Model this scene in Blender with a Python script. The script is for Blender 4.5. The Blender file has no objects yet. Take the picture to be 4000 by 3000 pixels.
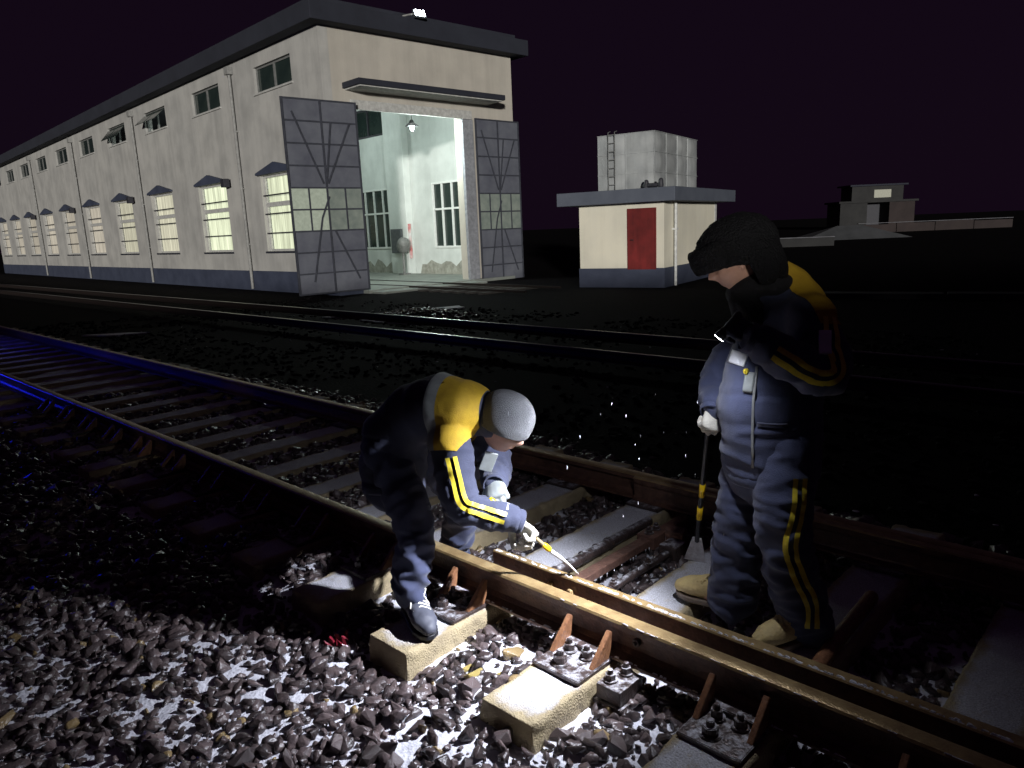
import bpy, bmesh, math, random
import numpy as np
from mathutils import Vector, Matrix, noise as mnoise
from mathutils.bvhtree import BVHTree
R = math.radians
random.seed(7); RNG = np.random.default_rng(7)
SC = bpy.context.scene
COL = SC.collection

# ------------------------------------------------------------------ camera
# world: z = 0 is the top of the sleepers, +X runs along the track to the right,
# +Y runs across the track away from the photographer
TX = np.array([0.719475, -0.694518]); TY = np.array([0.694518, 0.719475])
def level(v):
    return Vector((v[0]*TX[0]+v[1]*TX[1], v[0]*TY[0]+v[1]*TY[1], v[2]))
ROLL = R(2.45); PITCH = R(11.849)
cr, sr, cp, sp = math.cos(ROLL), math.sin(ROLL), math.cos(PITCH), math.sin(PITCH)
c_right = level((cr, -sr*sp, -sr*cp)); c_up = level((sr, cr*sp, cr*cp)); c_fwd = level((0, cp, -sp))
cam_d = bpy.data.cameras.new('camera'); cam = bpy.data.objects.new('camera', cam_d); COL.objects.link(cam)
m = Matrix.Identity(4)
for i in range(3):
    m[i][0] = c_right[i]; m[i][1] = c_up[i]; m[i][2] = -c_fwd[i]
m[0][3], m[1][3], m[2][3] = 0, 0, 1.70
cam.matrix_world = m
cam_d.sensor_fit = 'HORIZONTAL'; cam_d.sensor_width = 36; cam_d.lens = 1600/2212*36
cam_d.clip_start = 0.05; cam_d.clip_end = 2000
SC.camera = cam

# ------------------------------------------------------------------ night sky, low yard light
W = bpy.data.worlds.new('World'); SC.world = W; W.use_nodes = True
wn = W.node_tree.nodes; wl = W.node_tree.links
bg = wn['Background']
sky = wn.new('ShaderNodeTexSky'); sky.sky_type = 'NISHITA'; sky.sun_disc = False
SUN_EL = R(4.6); SUN_DIR = Vector((-0.70, 0.715, -math.tan(SUN_EL))).normalized()
sky.sun_elevation = SUN_EL; sky.sun_rotation = math.atan2(0.70, -0.715)
mx = wn.new('ShaderNodeMix'); mx.data_type = 'RGBA'; mx.inputs[0].default_value = 0.999
wl.new(sky.outputs[0], mx.inputs[6]); mx.inputs[7].default_value = (0.058, 0.024, 0.070, 1)
wl.new(mx.outputs[2], bg.inputs[0]); bg.inputs[1].default_value = 0.1
sun_d = bpy.data.lights.new('sun', 'SUN'); sun = bpy.data.objects.new('sun', sun_d); COL.objects.link(sun)
sun_d.energy = 2.4; sun_d.angle = R(2.5); sun_d.color = (1.0, 0.965, 0.91)
sun.rotation_euler = SUN_DIR.to_track_quat('-Z', 'Y').to_euler()
sun.location = (10, -10, 6)
vs = SC.view_settings
vs.view_transform = 'Standard'; vs.look = 'None'; vs.exposure = 0; vs.gamma = 1; vs.use_curve_mapping = False
SC.render.engine = 'CYCLES'
SC.cycles.use_denoising = True
SC.cycles.sample_clamp_indirect = 4.0
SC.cycles.max_bounces = 6; SC.cycles.diffuse_bounces = 3; SC.cycles.glossy_bounces = 3; SC.cycles.volume_bounces = 0
SC.cycles.use_adaptive_sampling = True; SC.cycles.adaptive_threshold = 0.01

# ------------------------------------------------------------------ materials
MATS = {}
def mat(name, col, rough=0.7, metal=0.0, var=0.25, scale=8.0, bump=0.0, bscale=40.0, col2=None,
        frost=None, spec=0.5, emit=None, estr=0.0, island=False, stripe=None, sheen=0.0, coat=0.0, world=False, edge=None, streak=0.0):
    if name in MATS: return MATS[name]
    M = bpy.data.materials.new(name); M.use_nodes = True
    n = M.node_tree.nodes; l = M.node_tree.links; b = n['Principled BSDF']
    b.inputs['Roughness'].default_value = rough; b.inputs['Metallic'].default_value = metal
    b.inputs['Specular IOR Level'].default_value = spec
    if sheen: b.inputs['Sheen Weight'].default_value = sheen
    if coat: b.inputs['Coat Weight'].default_value = coat; b.inputs['Coat Roughness'].default_value = 0.12
    tc = n.new('ShaderNodeTexCoord')
    gw = n.new('ShaderNodeNewGeometry'); vec = gw.outputs['Position'] if world else tc.outputs['Object']
    nz = n.new('ShaderNodeTexNoise'); nz.inputs['Scale'].default_value = scale; nz.inputs['Detail'].default_value = 6; nz.inputs['Roughness'].default_value = 0.62
    l.new(vec, nz.inputs['Vector'])
    rp = n.new('ShaderNodeValToRGB'); l.new(nz.outputs['Fac'], rp.inputs[0])
    c = Vector(col[:3]); d = Vector((col2 or [x*(1-var) for x in col])[:3])
    if col2 is None: c = c*(1+var*0.6)
    rp.color_ramp.elements[0].position = 0.33; rp.color_ramp.elements[1].position = 0.67
    rp.color_ramp.elements[0].color = (*d, 1); rp.color_ramp.elements[1].color = (*c, 1)
    out = rp.outputs[0]
    if streak:      # rain streaks and grime running down the wall
        mp = n.new('ShaderNodeMapping'); mp.inputs['Scale'].default_value = (1.6, 1.6, .10); l.new(tc.outputs['Object'], mp.inputs[0])
        s2 = n.new('ShaderNodeTexNoise'); s2.inputs['Scale'].default_value = 1.7; s2.inputs['Detail'].default_value = 7; s2.inputs['Roughness'].default_value = .65; l.new(mp.outputs[0], s2.inputs['Vector'])
        s3 = n.new('ShaderNodeTexNoise'); s3.inputs['Scale'].default_value = .9; s3.inputs['Detail'].default_value = 9; l.new(tc.outputs['Object'], s3.inputs['Vector'])
        a2 = n.new('ShaderNodeMath'); a2.operation = 'ADD'; l.new(s2.outputs['Fac'], a2.inputs[0]); l.new(s3.outputs['Fac'], a2.inputs[1])
        r2 = n.new('ShaderNodeMapRange'); r2.inputs[1].default_value = .78; r2.inputs[2].default_value = 1.12; r2.inputs[3].default_value = 1-streak; r2.inputs[4].default_value = 1.04; l.new(a2.outputs[0], r2.inputs[0])
        h2 = n.new('ShaderNodeHueSaturation'); l.new(r2.outputs[0], h2.inputs['Value']); l.new(out, h2.inputs['Color']); out = h2.outputs[0]
    if island:
        g = n.new('ShaderNodeNewGeometry'); hs = n.new('ShaderNodeHueSaturation')
        mr = n.new('ShaderNodeMapRange'); mr.inputs[3].default_value = 0.45; mr.inputs[4].default_value = 1.7
        l.new(g.outputs['Random Per Island'], mr.inputs[0]); l.new(mr.outputs[0], hs.inputs['Value']); l.new(out, hs.inputs['Color']); out = hs.outputs[0]
        cm = n.new('ShaderNodeValToRGB'); cm.color_ramp.interpolation = 'CONSTANT'
        cm.color_ramp.elements[0].color = (0, 0, 0, 1); cm.color_ramp.elements[1].position = 0.972; cm.color_ramp.elements[1].color = (1, 1, 1, 1)
        l.new(g.outputs['Random Per Island'], cm.inputs[0])
        m2 = n.new('ShaderNodeMix'); m2.data_type = 'RGBA'; l.new(cm.outputs[0], m2.inputs[0]); l.new(out, m2.inputs[6]); m2.inputs[7].default_value = (0.24, 0.17, 0.08, 1); out = m2.outputs[2]
    if frost:      # snow dusting on upward faces: amount, noise scale, colour
        amt, fs = frost
        g = n.new('ShaderNodeNewGeometry'); sx = n.new('ShaderNodeSeparateXYZ'); l.new(g.outputs['Normal'], sx.inputs[0])
        up = n.new('ShaderNodeMapRange'); up.inputs[1].default_value = 0.55; up.inputs[2].default_value = 0.95; l.new(sx.outputs[2], up.inputs[0])
        fn = n.new('ShaderNodeTexNoise'); fn.inputs['Scale'].default_value = fs; fn.inputs['Detail'].default_value = 8; fn.inputs['Roughness'].default_value = 0.7
        l.new(vec, fn.inputs['Vector'])
        fr = n.new('ShaderNodeMapRange'); fr.inputs[1].default_value = 0.62-amt*0.4; fr.inputs[2].default_value = 0.80-amt*0.4; l.new(fn.outputs['Fac'], fr.inputs[0])
        mu = n.new('ShaderNodeMath'); mu.operation = 'MULTIPLY'; l.new(up.outputs[0], mu.inputs[0]); l.new(fr.outputs[0], mu.inputs[1])
        if edge:    # wind and feet keep the arrises bare
            so_ = n.new('ShaderNodeSeparateXYZ'); l.new(tc.outputs['Object'], so_.inputs[0])
            ab = n.new('ShaderNodeMath'); ab.operation = 'ABSOLUTE'; l.new(so_.outputs[0], ab.inputs[0])
            ad = n.new('ShaderNodeMath'); ad.operation = 'MULTIPLY_ADD'; ad.inputs[1].default_value = 0.10; l.new(nz.outputs['Fac'], ad.inputs[0]); l.new(ab.outputs[0], ad.inputs[2])
            e1 = n.new('ShaderNodeMapRange'); e1.inputs[1].default_value = edge[0]+.050; e1.inputs[2].default_value = edge[0]+.020; l.new(ad.outputs[0], e1.inputs[0])
            ab2 = n.new('ShaderNodeMath'); ab2.operation = 'ABSOLUTE'; l.new(so_.outputs[1], ab2.inputs[0])
            ad2 = n.new('ShaderNodeMath'); ad2.operation = 'MULTIPLY_ADD'; ad2.inputs[1].default_value = 0.16; l.new(nz.outputs['Fac'], ad2.inputs[0]); l.new(ab2.outputs[0], ad2.inputs[2])
            e2 = n.new('ShaderNodeMapRange'); e2.inputs[1].default_value = edge[1]+.085; e2.inputs[2].default_value = edge[1]+.02; l.new(ad2.outputs[0], e2.inputs[0])
            m5 = n.new('ShaderNodeMath'); m5.operation = 'MULTIPLY'; l.new(e1.outputs[0], m5.inputs[0]); l.new(e2.outputs[0], m5.inputs[1])
            m6 = n.new('ShaderNodeMath'); m6.operation = 'MULTIPLY'; l.new(m5.outputs[0], m6.inputs[0]); l.new(mu.outputs[0], m6.inputs[1]); mu = m6
        m3 = n.new('ShaderNodeMix'); m3.data_type = 'RGBA'; l.new(mu.outputs[0], m3.inputs[0]); l.new(out, m3.inputs[6])
        gn = n.new('ShaderNodeTexNoise'); gn.inputs['Scale'].default_value = 160; gn.inputs['Detail'].default_value = 4; l.new(vec, gn.inputs['Vector'])
        gr = n.new('ShaderNodeValToRGB'); gr.color_ramp.elements[0].position = .35; gr.color_ramp.elements[1].position = .68; gr.color_ramp.elements[0].color = (.40,.395,.415,1); gr.color_ramp.elements[1].color = (.72,.72,.77,1)
        l.new(gn.outputs['Fac'], gr.inputs[0]); l.new(gr.outputs[0], m3.inputs[7]); out = m3.outputs[2]
        mr2 = n.new('ShaderNodeMapRange'); mr2.inputs[3].default_value = rough; mr2.inputs[4].default_value = 0.85; l.new(mu.outputs[0], mr2.inputs[0]); l.new(mr2.outputs[0], b.inputs['Roughness'])
    l.new(out, b.inputs['Base Color'])
    if bump:
        bn = n.new('ShaderNodeTexNoise'); bn.inputs['Scale'].default_value = bscale; bn.inputs['Detail'].default_value = 5
        l.new(tc.outputs['Object'], bn.inputs['Vector'])
        bp = n.new('ShaderNodeBump'); bp.inputs['Strength'].default_value = bump; bp.inputs['Distance'].default_value = 0.02
        l.new(bn.outputs['Fac'], bp.inputs['Height']); l.new(bp.outputs[0], b.inputs['Normal'])
    if emit:
        b.inputs['Emission Color'].default_value = (*emit, 1); b.inputs['Emission Strength'].default_value = estr
    MATS[name] = M
    return M

# ------------------------------------------------------------------ mesh helpers
class MB:
    def __init__(s): s.v = []; s.f = []
    def add(s, vs, fs, M=None):
        o = len(s.v)
        for p in vs:
            p = Vector(p); s.v.append(tuple(M @ p if M else p))
        s.f += [tuple(i+o for i in f) for f in fs]
        return s
    def box(s, x0, x1, y0, y1, z0, z1, M=None):
        v = [(x0,y0,z0),(x1,y0,z0),(x1,y1,z0),(x0,y1,z0),(x0,y0,z1),(x1,y0,z1),(x1,y1,z1),(x0,y1,z1)]
        return s.add(v, [(3,2,1,0),(4,5,6,7),(0,1,5,4),(1,2,6,5),(2,3,7,6),(3,0,4,7)], M)
    def prism(s, poly, h0, h1, axes='xy', M=None):
        n = len(poly)
        def p(a, b, h): return {'xy':(a,b,h),'xz':(a,h,b),'yz':(h,a,b)}[axes]
        v = [p(a,b,h0) for a,b in poly]+[p(a,b,h1) for a,b in poly]
        f = [tuple(range(n-1,-1,-1)), tuple(range(n,2*n))]+[(i,(i+1)%n,n+(i+1)%n,n+i) for i in range(n)]
        return s.add(v, f, M)
    def cyl(s, p0, p1, r0, r1=None, n=12, M=None):
        return s.tube([p0,p1],[r0, r0 if r1 is None else r1], n, caps=False, M=M)
    def tube(s, pts, rad, n=12, caps=True, ref=None, M=None, elong=None):
        """loft of circles / ellipses; rad item may be (ru, rv); ref = direction of ru"""
        pts = [Vector(p) for p in pts]; rad = [r if isinstance(r,(tuple,list)) else (r,r) for r in rad]
        T = []
        for i in range(len(pts)):
            a = pts[max(i-1,0)]; b = pts[min(i+1,len(pts)-1)]; T.append((b-a).normalized())
        if ref is None:
            ref = Vector((0,0,1)) if abs(T[0].z) < .9 else Vector((1,0,0))
        u = Vector(ref)
        rings = []
        P = list(zip(pts, rad, T))
        if caps:
            (p,r,t) = P[0]; k = min(r)
            pre = [(p-t*k*math.sin(a), (r[0]*math.cos(a), r[1]*math.cos(a)), t) for a in (R(80),R(55),R(28))]
            (p,r,t) = P[-1]; k = min(r)
            post = [(p+t*k*math.sin(a), (r[0]*math.cos(a), r[1]*math.cos(a)), t) for a in (R(28),R(55),R(80))]
            P = pre+P+post
        vs = []; 
        for p,r,t in P:
            uu = (u-t*u.dot(t))
            if uu.length < 1e-5: uu = t.orthogonal()
            uu.normalize(); vv = t.cross(uu); u = uu
            for k in range(n):
                a = 2*math.pi*k/n
                vs.append(p+uu*r[0]*math.cos(a)+vv*r[1]*math.sin(a))
        fs = []
        for i in range(len(P)-1):
            for k in range(n):
                fs.append((i*n+k, i*n+(k+1)%n, (i+1)*n+(k+1)%n, (i+1)*n+k))
        fs.append(tuple(range(n-1,-1,-1))); fs.append(tuple(range((len(P)-1)*n, len(P)*n)))
        return s.add(vs, fs, M)
    def ell(s, c, ax, n=32, m=20):
        c = Vector(c); a, b, d = [Vector(x) for x in ax]; vs = []
        for j in range(1, m):
            th = math.pi*j/m
            for i in range(n): vs.append(c+a*math.sin(th)*math.cos(2*math.pi*i/n)+b*math.sin(th)*math.sin(2*math.pi*i/n)+d*math.cos(th))
        fs = [(j*n+i, j*n+(i+1)%n, (j+1)*n+(i+1)%n, (j+1)*n+i) for j in range(m-2) for i in range(n)]
        fs += [tuple(range(n-1,-1,-1)), tuple(range((m-2)*n,(m-1)*n))]
        return s.add(vs, fs)
    def mesh(s, name):
        me = bpy.data.meshes.new(name); me.from_pydata(s.v, [], s.f); me.update(); return me
    def build(s, name, m, parent=None, smooth=False, bevel=0.0, seg=2):
        return link(name, s.mesh(name), m, parent, smooth, bevel, seg)

def link(name, me, m, parent=None, smooth=False, bevel=0.0, seg=2, auto=None):
    o = bpy.data.objects.new(name, me); COL.objects.link(o)
    if m is not None and len(me.materials) == 0: me.materials.append(m)
    if parent is not None: o.parent = parent
    if smooth:
        me.polygons.foreach_set('use_smooth', [True]*len(me.polygons))
    if bevel:
        bv = o.modifiers.new('bevel','BEVEL'); bv.width = bevel; bv.segments = seg; bv.limit_method = 'ANGLE'; bv.angle_limit = R(40)
    return o
def empty(name, loc=(0,0,0), rotz=0.0):
    o = bpy.data.objects.new(name, None); COL.objects.link(o); o.location = loc; o.rotation_euler = (0,0,rotz); o.empty_display_size = .1
    return o
def tag(o, label, cat, group=None):
    o['label'] = label; o['category'] = cat
    if group: o['group'] = group
    return o
def struct(o): o['kind'] = 'structure'; return o
def child(name, src, parent, m=None, loc=None, rot=None):
    o = bpy.data.objects.new(name, src); COL.objects.link(o); o.parent = parent
    if loc is not None: o.location = loc
    if rot is not None: o.rotation_euler = rot
    return o
def copy_tree(o, parent=None):
    c = o.copy(); COL.objects.link(c); c.parent = parent
    for ch in list(o.children): copy_tree(ch, c)
    return c
def hexbolt(mb, x, y, z, r, h, M=None, nut=True):
    mb.prism([(x+r*math.cos(R(60*k+12)), y+r*math.sin(R(60*k+12))) for k in range(6)], z, z+h*.62, M=M)
    mb.cyl((x,y,z+h*.6),(x,y,z+h), r*.55, r*.5, 10, M=M)
    mb.cyl((x,y,z-.004),(x,y,z+.006), r*1.35, r*1.35, 14, M=M)

# ================================================================== SETTING
m_dirt = mat('dark_cinder_ground', (0.009,0.0075,0.009), 0.95, col2=(0.004,0.0035,0.004), scale=3.0, bump=0.8, bscale=25, spec=0.05)
m_bed = mat('snow_bed_far_shade', (0.74,0.74,0.79), 0.75, col2=(0.52,0.52,0.57), scale=16, bump=0.5, bscale=70)
m_snow = mat('trodden_snow', (0.78,0.78,0.82), 0.75, col2=(0.58,0.58,0.62), scale=16, bump=0.5, bscale=70)
m_stone = mat('wet_ballast_stone', (0.100,0.074,0.070), 0.30, col2=(0.046,0.036,0.037), scale=20, bump=0.35, bscale=60, island=True, spec=0.6)
m_sleep = mat('aged_sleeper_concrete', (0.44,0.355,0.205), 0.75, col2=(0.30,0.24,0.145), scale=9, bump=0.6, bscale=140, frost=(0.95, 11), world=True, edge=(.116,1.268))
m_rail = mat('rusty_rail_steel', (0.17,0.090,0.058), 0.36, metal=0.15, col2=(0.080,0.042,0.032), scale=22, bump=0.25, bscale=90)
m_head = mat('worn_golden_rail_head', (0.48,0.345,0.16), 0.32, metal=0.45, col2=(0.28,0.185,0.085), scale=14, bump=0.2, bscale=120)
m_iron = mat('wet_dark_iron', (0.095,0.066,0.058), 0.28, metal=0.25, col2=(0.045,0.034,0.032), scale=30, bump=0.3, bscale=90, frost=(0.42,26), world=True)
m_rust = mat('orange_rust_iron', (0.34,0.16,0.075), 0.36, metal=0.1, col2=(0.17,0.080,0.045), scale=30, bump=0.3, bscale=90)

# ground sheet to the horizon
mb = MB(); mb.add([(-500,-500,-.26),(500,-500,-.26),(500,500,-.26),(-500,500,-.26)], [(0,1,2,3)])
ground = struct(mb.build('ground', m_dirt))

# ballast bed of the near track: snow sheet with relief, stones on it
SLEEP = [-1.70-0.0, -2.40, -1.05, -0.42, 0.22] + [-3.05-0.65*i for i in range(26)]
def bed_h(x, y):
    h = -0.115
    if y < 1.55: h -= 0.05*min(1, (1.55-y)/0.9)+0.09*max(0, min(1,(0.6-y)/1.2))
    if 1.7 < y < 4.2: h += 0.015 if x > -2.9 else 0.015+0.055*min(1,(-2.9-x)/.5)
    elif x < -3.2: h += .05*min(1,(-3.2-x)/.8)
    if y > 4.25: h -= 0.24*min(1,(y-4.25)/0.8)
    h += 0.028*mnoise.noise(Vector((x*2.1, y*2.1, 3.3))) + 0.012*mnoise.noise(Vector((x*7, y*7, 1.1)))
    return h
nx, ny = 300, 110
X0, X1, Y0, Y1 = -12.0, 1.6, -0.6, 5.4
vs = []; fs = []
for j in range(ny+1):
    for i in range(nx+1):
        x = X0+(X1-X0)*i/nx; y = Y0+(Y1-Y0)*j/ny
        vs.append((x, y, bed_h(x,y)))
for j in range(ny):
    for i in range(nx):
        a = j*(nx+1)+i; fs.append((a, a+1, a+nx+2, a+nx+1))
me = bpy.data.meshes.new('ballast_bed'); me.from_pydata(vs, [], fs); me.update()
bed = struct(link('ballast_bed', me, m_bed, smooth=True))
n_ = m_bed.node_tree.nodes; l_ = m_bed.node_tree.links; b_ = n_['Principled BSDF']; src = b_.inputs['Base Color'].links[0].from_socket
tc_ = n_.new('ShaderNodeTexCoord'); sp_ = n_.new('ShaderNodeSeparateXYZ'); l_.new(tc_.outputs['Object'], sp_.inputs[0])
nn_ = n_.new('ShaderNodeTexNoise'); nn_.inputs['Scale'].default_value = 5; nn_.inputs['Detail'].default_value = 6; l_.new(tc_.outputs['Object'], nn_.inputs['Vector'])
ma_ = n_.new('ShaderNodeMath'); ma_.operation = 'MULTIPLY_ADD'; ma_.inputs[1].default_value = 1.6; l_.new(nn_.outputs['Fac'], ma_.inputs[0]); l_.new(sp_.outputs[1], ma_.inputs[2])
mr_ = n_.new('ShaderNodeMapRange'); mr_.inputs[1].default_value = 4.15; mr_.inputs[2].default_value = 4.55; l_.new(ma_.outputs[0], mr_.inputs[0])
mx_ = n_.new('ShaderNodeMix'); mx_.data_type = 'RGBA'; l_.new(mr_.outputs[0], mx_.inputs[0]); l_.new(src, mx_.inputs[6]); mx_.inputs[7].default_value = (.016,.014,.015,1); l_.new(mx_.outputs[2], b_.inputs['Base Color'])  # far side of the bed coloured dark in place of missing light

# stones: a few faceted meshes
def rock_mesh(k):
    """crushed stone: convex hull of random points, a few broad facets"""
    rr = random.Random(100+k); bm = bmesh.new()
    sc = Vector((rr.uniform(.85,1.30), rr.uniform(.65,.95), rr.uniform(.50,.80)))
    for _ in range(rr.randint(11,15)):
        p = Vector((rr.gauss(0,1),rr.gauss(0,1),rr.gauss(0,1))).normalized()*rr.uniform(.82,1.08)
        bm.verts.new((p.x*sc.x, p.y*sc.y, p.z*sc.z))
    h = bmesh.ops.convex_hull(bm, input=list(bm.verts))
    bmesh.ops.delete(bm, geom=[v for v in bm.verts if not v.link_faces], context='VERTS')
    bmesh.ops.bevel(bm, geom=list(bm.edges), offset=.02, segments=1, affect='EDGES', clamp_overlap=True)
    bmesh.ops.triangulate(bm, faces=list(bm.faces)); bmesh.ops.recalc_face_normals(bm, faces=list(bm.faces))
    me = bpy.data.meshes.new('stone'); bm.to_mesh(me); bm.free(); return me
ROCKS = [rock_mesh(k) for k in range(24)]
for r_ in ROCKS: r_.materials.append(m_stone)
RV = []; RF = None
for r_ in ROCKS:
    a = np.empty(len(r_.vertices)*3); r_.vertices.foreach_get('co', a); RV.append(a.reshape(-1,3))
    f = np.empty(len(r_.polygons)*3, dtype=np.int64); r_.polygons.foreach_get('vertices', f); RF = f.reshape(-1,3) if RF is None else RF
RF_ALL = []
for r_ in ROCKS:
    f = np.empty(len(r_.polygons)*3, dtype=np.int64); r_.polygons.foreach_get('vertices', f); RF_ALL.append(f.reshape(-1,3))
def on_sleeper(x, y, pad):
    if y < 1.66-pad or y > 4.24+pad: return False
    return any(abs(x-s) < 0.13+pad for s in SLEEP)
cand = []
step = 0.0395
yy = -0.5
while yy < 5.2:
    xx = -9.5
    while xx < 1.4:
        x = xx+random.uniform(-.5,.5)*step; y = yy+random.uniform(-.5,.5)*step
        xx += step
        far = x < -5.0 or y > 4.3
        if far and random.random() < 0.45: continue
        dens = 1.02+0.8*mnoise.noise(Vector((x*3.1, y*3.1, 7.7)))+0.35*mnoise.noise(Vector((x*9,y*9,2.2)))
        if -2.28 < x < -1.80 and 1.72 < y < 2.0: dens -= 0.25
        if 2.3 < y < 3.6: dens -= 0.10
        if random.random() > dens: continue
        s = random.choice((.012,.016,.020,.024,.027,.031,.035,.041,.047))*random.uniform(.85,1.2)
        if far: s *= 1.25
        if on_sleeper(x, y, s*0.8): continue
        cand.append((x, y, s))
    yy += step*0.9
    if yy > 4.3 or yy < 0.2: yy += step*0.5
def stone_T(x, y, s):
    z = bed_h(x,y)+s*random.uniform(.0,.55)+.018*max(0,mnoise.noise(Vector((x*4,y*4,9))))
    return (x, y, z), (random.uniform(0,6.28), random.uniform(-.5,.5), random.uniform(0,6.28)), s
# the 300 that show largest in the lit strip become single stones
fwd = Vector((c_fwd.x, c_fwd.y, 0))
def show(c):
    x, y, s = c
    d = math.hypot(x, y)
    inview = 1.0 if (-4.2 < x < -0.9 and 0.95 < y < 2.1) else 0.25
    return -s/d*inview
cand.sort(key=show)
singles = cand[:300]; rest = cand[300:]
for i, c in enumerate(singles):
    loc, rot, s = stone_T(*c)
    o = child('stone', ROCKS[i % len(ROCKS)], bed, loc=loc, rot=rot); o.scale = (s,s,s)
allv = []; allf = []; off = 0
for i, c in enumerate(rest):
    loc, rot, s = stone_T(*c); k = i % len(ROCKS)
    Mx = np.array(Matrix.Rotation(rot[2],3,'Z') @ Matrix.Rotation(rot[0],3,'X'))
    v = (RV[k]*s) @ Mx.T + np.array(loc)
    allv.append(v); allf.append(RF_ALL[k]+off); off += len(v)
V = np.concatenate(allv); Fc = np.concatenate(allf)
def fast_mesh(name, V, Fc):
    me = bpy.data.meshes.new(name)
    me.vertices.add(len(V)); me.vertices.foreach_set('co', V.astype(np.float32).ravel())
    me.loops.add(Fc.size); me.loops.foreach_set('vertex_index', Fc.astype(np.int32).ravel())
    me.polygons.add(len(Fc)); me.polygons.foreach_set('loop_start', np.arange(0, Fc.size, 3, dtype=np.int32))
    me.update(calc_edges=True); me.validate(); return me
o = link('loose_stones', fast_mesh('loose_stones', V, Fc), m_stone, bed); o['kind'] = 'stuff'

# yellowish stones and a scrap of red litter by the lit sleeper
m_ystone = mat('yellow_stone', (0.42,0.33,0.10), 0.3, col2=(0.25,0.19,0.07), scale=18, bump=.4, bscale=60)
for (x,y,s) in ((-2.02,1.80,.040),(-2.10,1.83,.026),(-1.96,1.87,.024)):
    me2 = ROCKS[3].copy(); me2.materials.clear(); me2.materials.append(m_ystone)
    o = child('stone', me2, bed, loc=(x,y,bed_h(x,y)+s*.55), rot=(.4,.2,1.1)); o.scale = (s,s,s)

def remesh(mb, voxel, smooth_it=6, fac=.5):
    me = mb.mesh('tmp'); o = bpy.data.objects.new('tmp', me); COL.objects.link(o)
    r_ = o.modifiers.new('r','REMESH'); r_.mode = 'VOXEL'; r_.voxel_size = voxel; r_.adaptivity = 0
    if smooth_it:
        s = o.modifiers.new('s','SMOOTH'); s.factor = fac; s.iterations = smooth_it
    dg = bpy.context.evaluated_depsgraph_get(); dg.update()
    out = bpy.data.meshes.new_from_object(o.evaluated_get(dg))
    bpy.data.objects.remove(o); bpy.data.meshes.remove(me)
    out.polygons.foreach_set('use_smooth', [True]*len(out.polygons))
    return out
# ------------------------------------------------------------------ sleepers with plates
def push(me, fn):
    """move every vertex: fn(co, normal) -> new co"""
    n = len(me.vertices); co = np.empty(n*3, dtype=np.float32); no = np.empty(n*3, dtype=np.float32)
    me.vertices.foreach_get('co', co); me.vertices.foreach_get('normal', no); co = co.reshape(-1,3); no = no.reshape(-1,3)
    out = np.array([tuple(fn(Vector(c), Vector(q))) for c, q in zip(co.tolist(), no.tolist())], dtype=np.float32)
    me.vertices.foreach_set('co', out.ravel()); me.update()
def sleeper_mesh():
    mb = MB(); mb.add([(-.145,-1.30,-.22),(.145,-1.30,-.22),(.145,1.30,-.22),(-.145,1.30,-.22),(-.13,-1.30,0),(.13,-1.30,0),(.13,1.30,0),(-.13,1.30,0)],
        [(3,2,1,0),(4,5,6,7),(0,1,5,4),(1,2,6,5),(2,3,7,6),(3,0,4,7)])
    me = remesh(mb, .011, 3)
    def f(c, q):
        e = 1.0 if (abs(c.x) > .115 or abs(c.y) > 1.285) else .25
        c = c+q*(.0045*mnoise.noise(c*11)+.004*mnoise.noise(c*31)*e-.017*e*max(0,mnoise.noise(c*13+Vector((3,1,0)))-.12))
        if c.z > -.02 and e < 1: c.z = max(-.004, min(c.z, 0.001))
        return c
    push(me, f)
    me.materials.append(m_sleep); return me
def smooth_by_angle(me, ang=35):
    me.polygons.foreach_set('use_smooth',[True]*len(me.polygons))
    try: me.set_sharp_from_angle(angle=R(ang))
    except Exception: pass
ME_BEAM = sleeper_mesh()
def beveled(mb, w=0.003, seg=2):
    bm = bmesh.new(); me = mb.mesh('t'); bm.from_mesh(me)
    ed = [e for e in bm.edges if len(e.link_faces) == 2 and e.calc_face_angle(0) > R(35)]
    bmesh.ops.bevel(bm, geom=ed, offset=w, segments=seg, affect='EDGES', clamp_overlap=True)
    bm.to_mesh(me); bm.free(); smooth_by_angle(me, 35); return me
# local y of sleeper centre is 2.95; rail near at 2.205 -> -0.745 ; outer plate y 1.92..2.12
mb = MB(); mb.box(-.115,.115,-1.02,-.66,0,.018); ME_PLATE = beveled(mb); ME_PLATE.materials.append(m_iron)
mb = MB(); mb.box(-.10,.10,-.0225,.0225,.018,.040); ME_CLIP = beveled(mb); ME_CLIP.materials.append(m_iron)
mb = MB(); hexbolt(mb, 0,0,0,.023,.052); ME_BOLT = beveled(mb,.002); ME_BOLT.materials.append(m_iron)
mb = MB(); hexbolt(mb, 0,0,0,.029,.056); ME_BOLT2 = beveled(mb,.003); ME_BOLT2.materials.append(m_iron)
mb = MB(); mb.prism([(-.925,.018),(-.822,.018),(-.806,.052),(-.794,.125),(-.806,.132),(-.900,.044)], -.011,.011,'yz'); ME_FIN = beveled(mb,.002); ME_FIN.materials.append(m_rust)
mb = MB(); mb.box(-.115,.115,.62,.98,0,.018); ME_PLATE2 = beveled(mb); ME_PLATE2.materials.append(m_iron)
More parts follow.
